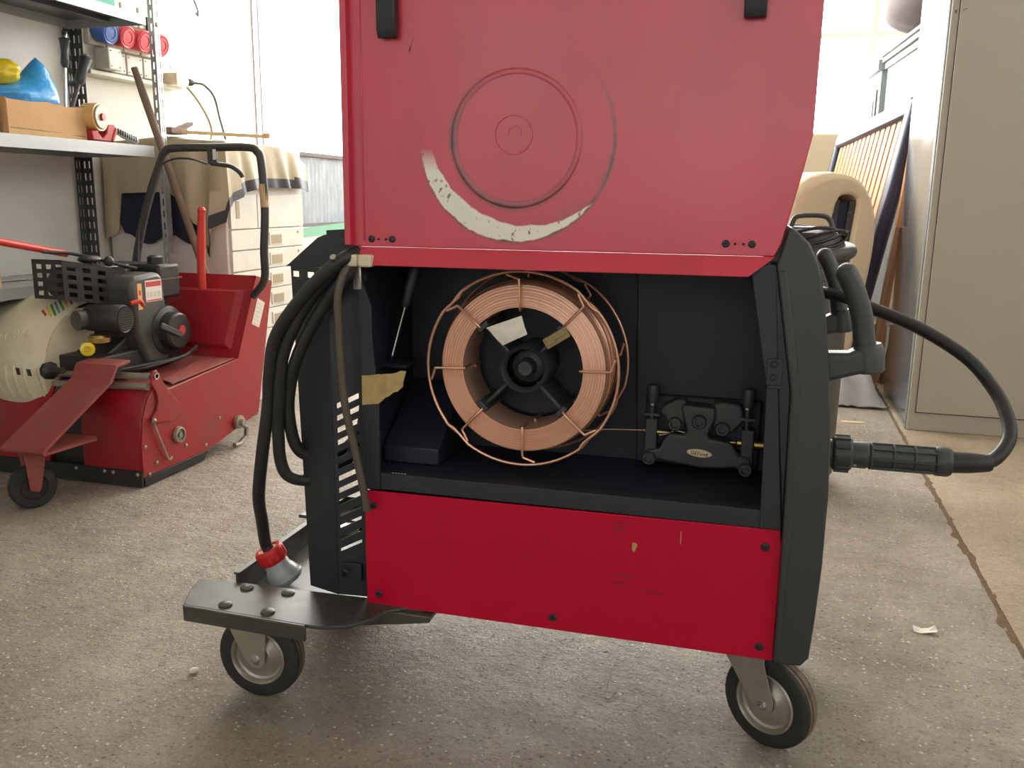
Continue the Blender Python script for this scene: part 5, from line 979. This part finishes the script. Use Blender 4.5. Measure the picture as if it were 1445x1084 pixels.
for j in range(len(g) - 1):
    for i in range(w_ - 1):
        b.f.append([j * w_ + i, j * w_ + i + 1, (j + 1) * w_ + i + 1, (j + 1) * w_ + i]); s_ = 2.0 * i / NS; z = g[j + 1][i].z
        b.m.append(1 if (s_ > 0.84 and j >= 6 and g[j][i].z < hemz(s_) + 0.050) else 0)
tp_ = b.shift((2.26, -3.27, -1.05)).build('tarpaulin', ['tarp', 'hem'], thick=0.002, sharp=75); tp_.location = (-2.26, 3.27, 1.05); tag(tp_, 'beige tarpaulin with a dark hem draped over the drawer cabinet', 'tarpaulin')
g = [[(CX0 + 0.03 + 0.40 * i / 24, CY0 - 0.010 - 0.004 * math.sin(i * 1.1) - 0.006 * j / 6, 0.865 - (0.865 - (0.665 + 0.02 * math.sin(i * 0.5) + (0.05 if i < 3 else 0))) * j / 6) for i in range(25)] for j in range(7)]
b = MB(); b.surf([[Vector(p) - Vector((-2.3, 2.97, 0.76)) for p in r] for r in g]); nc = b.build('dark_cloth', 'navy', thick=0.002, sharp=75); nc.location = (-2.3, 2.97, 0.76); tag(nc, 'dark navy cloth hanging under the tarpaulin on the cabinet side', 'cloth')
b = MB(); b.box((0, 0, 0.008), (0.022, 0.42, 0.014)); b.box((0, 0.2, 0.012), (0.03, 0.02, 0.02)); o = b.build('wooden_batten', 'pale_wood', bevel=0.002); o.location = (-2.13, 3.16, 1.066); o.rotation_euler.z = R(-34); tag(o, 'pale thin wooden batten lying on top of the tarpaulin', 'batten')
b = MB(); b.box((0, 0, 0.012), (0.07, 0.10, 0.022)); b.box((0.0, 0.06, 0.028), (0.03, 0.12, 0.016), Matrix.Rotation(R(20), 3, 'X')); o = b.build('wood_offcut', 'old_wood', bevel=0.002); o.location = (-2.24, 3.02, 1.064); tag(o, 'brown wood offcut lying on the tarpaulin near the rack post', 'wood')

# ================================================================== right: locker, stored furniture
LK = empty('metal_locker', (1.04, 3.87, 0)); LO = Vector((1.04, 3.87, 0)); tag(LK, 'tall beige metal locker with a shiny grey side panel', 'locker')
def lk(b, name, m, parent=None, **k): return b.shift(-LO).build(name, m, parent or LK, **k)
b = MB(); b.bx(0.546, 1.54, 3.53, 4.20, 0.0, 1.95); lk(b, 'body', 'locker', bevel=0.003)
b = MB(); b.bx(0.538, 0.545, 3.545, 4.21, 0.0, 1.95); lk(b, 'side_panel', 'locker_side', bevel=0.002)
for x0, x1 in ((0.572, 1.045), (1.05, 1.515)): b = MB(); b.bx(x0, x1, 3.522, 3.530, 0.072, 1.92); d_ = lk(b, 'door', 'locker', bevel=0.0015); d0 = d_ if x0 < 0.6 else d0
b = MB(); b.bx(0.5695, 0.572, 3.5285, 3.5298, 0.068, 1.92); b.bx(0.5695, 1.52, 3.5285, 3.5298, 0.068, 0.072); lk(b, 'door_gap', 'latch')
b = MB(); b.prism([(0.554, 1.492), (0.564, 1.492), (0.559, 1.480)], 3.5292, 3.5299); lk(b, 'hinge_mark', 'engine_grey', flat=True)
b = MB(); b.tube([(0.580, 3.5215, 1.487), (0.584, 3.5215, 1.493), (0.594, 3.5215, 1.495)], 0.0012, 6); lk(b, 'scratch_mark', 'engine_grey', d0)
b = MB(); b.bx(1.0, 1.03, 3.505, 3.522, 0.95, 1.07); lk(b, 'handle', 'zinc', d0, bevel=0.003)
# slatted bed base standing on its long side
BA, BB, BA2, BB2 = Vector((0.355, 4.33, 0.0)), Vector((0.575, 4.33, 1.285)), Vector((0.17, 6.0, 0.0)), Vector((0.385, 6.0, 1.235))
BF = empty('slatted_bed_base', BA.lerp(BA2, 0.5)); BO = Vector(BF.location); tag(BF, 'navy framed slatted bed base leaning upright behind the locker', 'bed frame')
ld = (BA2 - BA).normalized(); ud = (BB - BA).normalized(); nd = ld.cross(ud).normalized()
def bar(p0, p1, w1, w2, wd1, wd2, name, m, bev=0.008):
    b = MB(); vs = [p + wd1 * (s1 * w1) + wd2 * (s2 * w2) for p in (p0, p1) for s1, s2 in ((-1, -1), (1, -1), (1, 1), (-1, 1))]
    b.add(vs, [(3, 2, 1, 0), (4, 5, 6, 7), (0, 1, 5, 4), (1, 2, 6, 5), (2, 3, 7, 6), (3, 0, 4, 7)]); return b.shift(-BO).build(name, m, BF, bevel=bev)
bar(BA, BB, 0.050, 0.032, ld, nd, 'end_rail', 'navy_frame', 0.02); bar(BA2, BB2, 0.035, 0.030, ld, nd, 'end_rail', 'navy_frame', 0.02)
bar(BA.lerp(BB, 0.975), BA2.lerp(BB2, 0.975), 0.042, 0.030, ud, nd, 'long_rail', 'navy_frame', 0.012); bar(BA.lerp(BB, 0.05), BA2.lerp(BB2, 0.05), 0.032, 0.028, ud, nd, 'long_rail', 'navy_frame', 0.012)
for k in range(15): t = 0.06 + 0.88 * k / 14; bar((BA.lerp(BB, 0.06)).lerp(BA2.lerp(BB2, 0.06), t), (BA.lerp(BB, 0.955)).lerp(BA2.lerp(BB2, 0.955), t), 0.036, 0.006, ld, nd, 'slat', 'slat', 0.003)
# boards leaning beside it
def board(p0, p1, w1, t1, m, label, name='wooden_board'):
    p0, p1 = Vector(p0), Vector(p1); d = (p1 - p0); L_ = d.length; d.normalize(); s1 = Vector((0.0, 1, 0)); s1 = (s1 - d * s1.dot(d)).normalized(); s2 = d.cross(s1); b = MB()
    vs = [p + s1 * (a * w1 / 2) + s2 * (c * t1 / 2) for p in (Vector((0, 0, 0)), d * L_) for a, c in ((-1, -1), (1, -1), (1, 1), (-1, 1))]; b.add(vs, [(3, 2, 1, 0), (4, 5, 6, 7), (0, 1, 5, 4), (1, 2, 6, 5), (2, 3, 7, 6), (3, 0, 4, 7)])
    o = b.build(name, m, bevel=0.002); o.location = p0; tag(o, label, 'board')
board((0.487, 4.245, 0.004), (0.572, 4.245, 1.21), 0.05, 0.030, 'slat', 'tall orange brown board leaning right of the bed base')
board((0.462, 4.19, 0.004), (0.525, 4.19, 0.74), 0.04, 0.020, 'board_brown', 'shorter brown plank leaning between bed base and locker')
board((0.56, 4.46, 0.004), (0.76, 4.46, 1.30), 0.09, 0.02, 'old_wood', 'dark brown plank leaning behind the other boards')
b = MB(); b.bx(-0.09, 0.07, -0.05, 0.05, 0, 0.27); o = b.build('pale_carton', 'pale_wood', bevel=0.004); o.location = (0.50, 4.58, 0); tag(o, 'pale carton standing on the floor behind the cloth', 'carton')
# folded mattress
outl = [(0.02, 0.02), (0.03, 0.55), (0.06, 0.85), (0.11, 0.94), (0.20, 0.975), (0.29, 0.97), (0.355, 0.94), (0.40, 0.87), (0.425, 0.78), (0.43, 0.70), (0.42, 0.55), (0.395, 0.40), (0.36, 0.02)]
inn = [(0.285, 0.02), (0.300, 0.40), (0.322, 0.60), (0.340, 0.80), (0.348, 0.868), (0.31, 0.876), (0.264, 0.868), (0.25, 0.80), (0.235, 0.60), (0.20, 0.40), (0.15, 0.02)]
ys = [0.0, 0.02, 0.05, 0.25, 0.5, 0.75, 0.95]; rows = []
ring = outl + inn; n = len(ring); vs = []
for q, y in enumerate(ys):
    ins = 0.018 if q == 0 else (0.005 if q == 1 else 0)
    cx_ = [0.22, 0.5]
    for k, (x, z) in enumerate(ring):
        sc = (1 - ins * 1.6) if k < len(outl) else (1 + ins * 0.8); vs.append((cx_[0] + (x - cx_[0]) * sc - 0.36 * y, 4.02 + y, max(0.002, cx_[1] + (z - cx_[1]) * sc) + 0.004 * math.sin(7 * y + k)))
b = MB(); fs = [(q * n + k, q * n + (k + 1) % n, (q + 1) * n + (k + 1) % n, (q + 1) * n + k) for q in range(len(ys) - 1) for k in range(n)]
no, ni = len(outl), len(inn); fs += [[k, k + 1, n - 2 - int(round(k * (ni - 1) / (no - 1))) + 1 if False else no + (ni - 1) - min(ni - 1, int(round((k + 1) * (ni - 1) / (no - 1)))), no + (ni - 1) - min(ni - 1, int(round(k * (ni - 1) / (no - 1))))] for k in range(no - 1)]
fs = [list(dict.fromkeys(f)) for f in fs]; b.add(vs, fs)
mt = b.shift((-0.2, -4.4, 0)).build('folded_mattress', 'mattress', sharp=60, sub=1); mt.location = (0.2, 4.4, 0); tag(mt, 'beige mattress folded into an arch in front of the bed base', 'mattress')
CF = empty('folding_chair', (0.275, 4.055, 0)); tag(CF, 'black padded chair frame standing inside the folded mattress', 'chair')
for x in (-0.03, 0.035): b = MB(); b.prism([(x - 0.07, 0.0), (x - 0.04, 0.0), (x + 0.03, 0.85), (x + 0.0, 0.85)], -0.015, 0.015); u_ = b.build('upright', 'engine_black', CF, bevel=0.004); 
for x in (-0.02, 0.045):
    for z in (0.72, 0.80): b = MB(); b.lathe((x - 0.004, -0.015, z), (0, -1, 0), [(0.008, 0), (0.006, 0.003), (0.0005, 0.004)], 10); b.build('stud', 'engine_grey', CF)
b = MB(); b.bx(-0.04, 0.055, 0.0, 0.012, 0.45, 0.84); b.build('back_panel', 'navy', CF, bevel=0.004)
# old cupboard and cushion
CP = empty('old_cupboard', (0.95, 5.35, 0)); CO = Vector((0.95, 5.35, 0)); tag(CP, 'old grey painted panelled cupboard in front of the window', 'cupboard')
def cp_(b, name, m, parent=None, **k): return b.shift(-CO).build(name, m, parent or CP, **k)
def fx(y): return 0.585 + (5.75 - y) * 0.085          # its front runs slightly askew
def slab(y0, y1, z0, z1, o0, o1, name, m, parent=None, bev=0.003):
    b = MB(); b.prism([(fx(y0) - o1, y0), (fx(y1) - o1, y1), (fx(y1) - o0, y1), (fx(y0) - o0, y0)], z0, z1, 'z'); return cp_(b, name, m, parent, bevel=bev)
slab(4.72, 5.75, 0.0, 1.60, -0.5, 0.0, 'body', 'cupboard'); slab(4.70, 5.78, 1.60, 1.635, -0.5, 0.012, 'cornice', 'cupboard'); slab(4.69, 5.79, 1.635, 1.665, -0.5, 0.028, 'cornice', 'cupboard_dark'); slab(4.68, 5.80, 1.665, 1.685, -0.5, 0.04, 'cornice', 'cupboard')
for y0, y1 in ((4.78, 5.68),):
    slab(y0, y1, 0.20, 1.50, 0.0, 0.012, 'door', 'cupboard_dark'); slab(y0 + 0.06, y1 - 0.06, 0.26, 1.44, 0.0, 0.020, 'door_panel', 'cupboard')
slab(5.82, 6.30, 0.0, 1.60, -0.4, 0.02, 'wing', 'cupboard'); slab(5.80, 6.33, 1.60, 1.66, -0.4, 0.045, 'cornice', 'cupboard'); slab(5.88, 6.24, 0.20, 1.50, 0.02, 0.03, 'door', 'cupboard_dark'); slab(5.93, 6.19, 0.26, 1.44, 0.03, 0.036, 'door_panel', 'cupboard')
g = MB(); g.ball((0, 0, 0), (0.27, 0.46, 0.12), 28, 16)
for v in g.v: v.z = math.copysign(abs(v.z / 0.12) ** 0.7 * 0.12, v.z); v.x = math.copysign(abs(v.x / 0.27) ** 0.75 * 0.27, v.x); v.z += 0.003 * math.sin(v.y * 30)
o = g.build('seat_cushion', 'cushion', sharp=80); o.location = (0.74, 5.02, 1.808); tag(o, 'large grey upholstered cushion lying on top of the cupboard', 'cushion')
# wet and dry vacuum behind the machine
VC = empty('vacuum_cleaner', (0.105, 2.75, 0)); tag(VC, 'grey and black drum vacuum cleaner standing behind the machine', 'vacuum cleaner')
b = MB(); b.lathe((0, 0, 0.02), (0, 0, 1), [(0.11, 0), (0.125, 0.02), (0.128, 0.60), (0.138, 0.605), (0.138, 0.635), (0.120, 0.64)], 36); b.build('drum', 'engine_grey', VC)
b = MB(); b.lathe((0, 0, 0.66), (0, 0, 1), [(0.122, 0), (0.122, 0.03), (0.10, 0.06), (0.095, 0.095), (0.06, 0.105), (0.0005, 0.106)], 32); b.build('motor_head', 'engine_black', VC)
b = MB(); b.bx(-0.09, 0.075, -0.05, 0.05, 0.745, 0.770); b.build('head_plate', 'engine_grey', VC, bevel=0.006)
b = MB(); b.tube(smooth_path([(-0.05, 0, 0.755), (-0.045, 0, 0.785), (-0.03, 0, 0.800), (0.02, 0, 0.803), (0.048, 0, 0.798), (0.062, 0, 0.78), (0.066, 0, 0.755)], 4), 0.008, 8); b.build('carry_handle', 'engine_grey', VC)
b = MB(); b.tube([(0.0 + 0.118 * math.cos(a), 0.118 * math.sin(a), 0.697 + 0.012 * math.sin(a + 0.6)) for a in [2 * PI * i / 32 for i in range(32)]], 0.021, 12, True); b.build('suction_hose', 'tube_black', VC)
for k in range(5): b = MB(); b.tube([((0.10 + 0.006 * (k % 2)) * math.cos(a), 0.10 * math.sin(a), 0.722 + 0.008 * k + 0.016 * math.sin(a * 2 + k)) for a in [2 * PI * i / 28 for i in range(28)]], 0.005, 6, True); b.build('power_cord', 'black_rubber', VC)
for a in (0.5, 2.6, 4.7): b = MB(); b.ball((0.10 * math.cos(a), 0.10 * math.sin(a), 0.022), 0.022, 10, 8); b.build('caster', 'black_rubber', VC)
# cloth on the floor
rnd = random.Random(11); g = []
for j in range(15):
    row = []
    for i in range(19):
        x, y = -0.15 + 0.34 * i / 18, -0.20 + 0.40 * j / 14; e = max(0, 1 - (x / 0.17) ** 2) * max(0, 1 - (y / 0.20) ** 2)
        row.append((x + rnd.uniform(-0.005, 0.005), y, 0.004 + 0.13 * e ** 0.8 * (0.75 + 0.25 * math.sin(x * 34 + y * 20)) + rnd.uniform(0, 0.004)))
    g.append(row)
b = MB(); b.surf(g); o = b.build('floor_cloth', 'cloth_grey', thick=0.003, sharp=80); o.location = (0.37, 4.33 - 0.33, 0.002); o.scale = (0.72, 0.8, 1.5); tag(o, 'crumpled pale grey cloth heaped on the floor beside the locker', 'cloth')
# ================================================================== litter on the floor
b = MB(); b.surf([[(-0.036, -0.012, 0.004), (-0.018, -0.016, 0.001), (0.01, -0.012, 0.006), (0.032, -0.014, 0.012)], [(-0.038, 0.006, 0.016), (-0.015, 0.004, 0.004), (0.012, 0.006, 0.003), (0.036, 0.004, 0.010)], [(-0.030, 0.020, 0.008), (-0.008, 0.022, 0.001), (0.014, 0.024, 0.005), (0.030, 0.018, 0.020)]])
o = b.build('paper_scrap', 'paper', thick=0.0006, flat=True); o.location = (0.352, 1.793, 0.001); o.scale = (0.62, 0.62, 0.62); tag(o, 'crumpled white paper scrap on the floor right of the machine', 'paper')
b = MB(); b.bx(-0.042, 0.042, -0.012, 0.012, 0, 0.002); o = b.build('wood_strip', 'pale_wood'); o.location = (0.358, 3.58, 0.0005); o.rotation_euler.z = R(8); tag(o, 'small pale strip lying on the floor near the locker', 'strip')
b = MB(); b.ball((0, 0, 0.0055), (0.009, 0.006, 0.0055), 14, 10); o = b.build('pistachio_shell', 'paper'); o.location = (-0.937, 1.227, 0.0); o.rotation_euler.z = R(40); tag(o, 'pale nut sized pebble on the floor left of the rear caster', 'pebble')
b = MB(); b.tube(smooth_path([(0.0, 0.06, 0.002), (0.001, 0.02, 0.002), (0.004, -0.022, 0.002), (0.012, -0.028, 0.002), (0.018, -0.016, 0.003), (0.022, -0.004, 0.004), (0.016, -0.012, 0.003)], 5), 0.0008, 6); o = b.build('bent_wire', 'engine_grey'); o.location = (-0.223, 1.39, 0.0); tag(o, 'thin bent wire hook lying on the floor under the machine', 'wire')
b = MB(); b.bx(-0.02, 0.03, -0.006, 0.008, 0, 0.003); b.bx(0.02, 0.036, -0.004, 0.006, 0, 0.004); o = b.build('wood_splinter', 'kraft'); o.location = (0.60, 3.05, 0.0005); o.rotation_euler.z = R(-30); tag(o, 'brown splinter on the beige slab by the floor joint', 'splinter')
# tiny chips nobody could count
def chips(n, box, smin, smax, m, name, label, seed):
    rnd = random.Random(seed); b = MB()
    for _ in range(n):
        x, y = rnd.uniform(*box[:2]), rnd.uniform(*box[2:]); s_ = rnd.uniform(smin, smax); a = rnd.uniform(0, 6.28); h = s_ * rnd.uniform(0.2, 0.5)
        P = [Vector((x + s_ * rnd.uniform(0.6, 1.2) * math.cos(a + k * 1.57) , y + s_ * rnd.uniform(0.5, 0.9) * math.sin(a + k * 1.57), 0.0002)) for k in range(4)]
        b.add(P + [Vector((x, y, h))], [(0, 1, 4), (1, 2, 4), (2, 3, 4), (3, 0, 4)])
    o = b.build(name, m, flat=True); tag(o, label, 'chips', kind='stuff')
chips(2600, (-1.6, 0.50, 0.9, 3.4), 0.0010, 0.0034, 'paper', 'pale_grit', 'tiny pale chips strewn over the grey concrete floor', 21)
chips(2600, (-1.6, 0.50, 0.9, 3.4), 0.0010, 0.0036, 'board_brown', 'brown_grit', 'tiny brown crumbs strewn over the grey concrete floor', 22)
chips(1800, (-0.55, 0.45, 1.2, 2.4), 0.0012, 0.0048, 'cloth_grey', 'grey_grit', 'tiny grey stone grit under and behind the machine', 23)
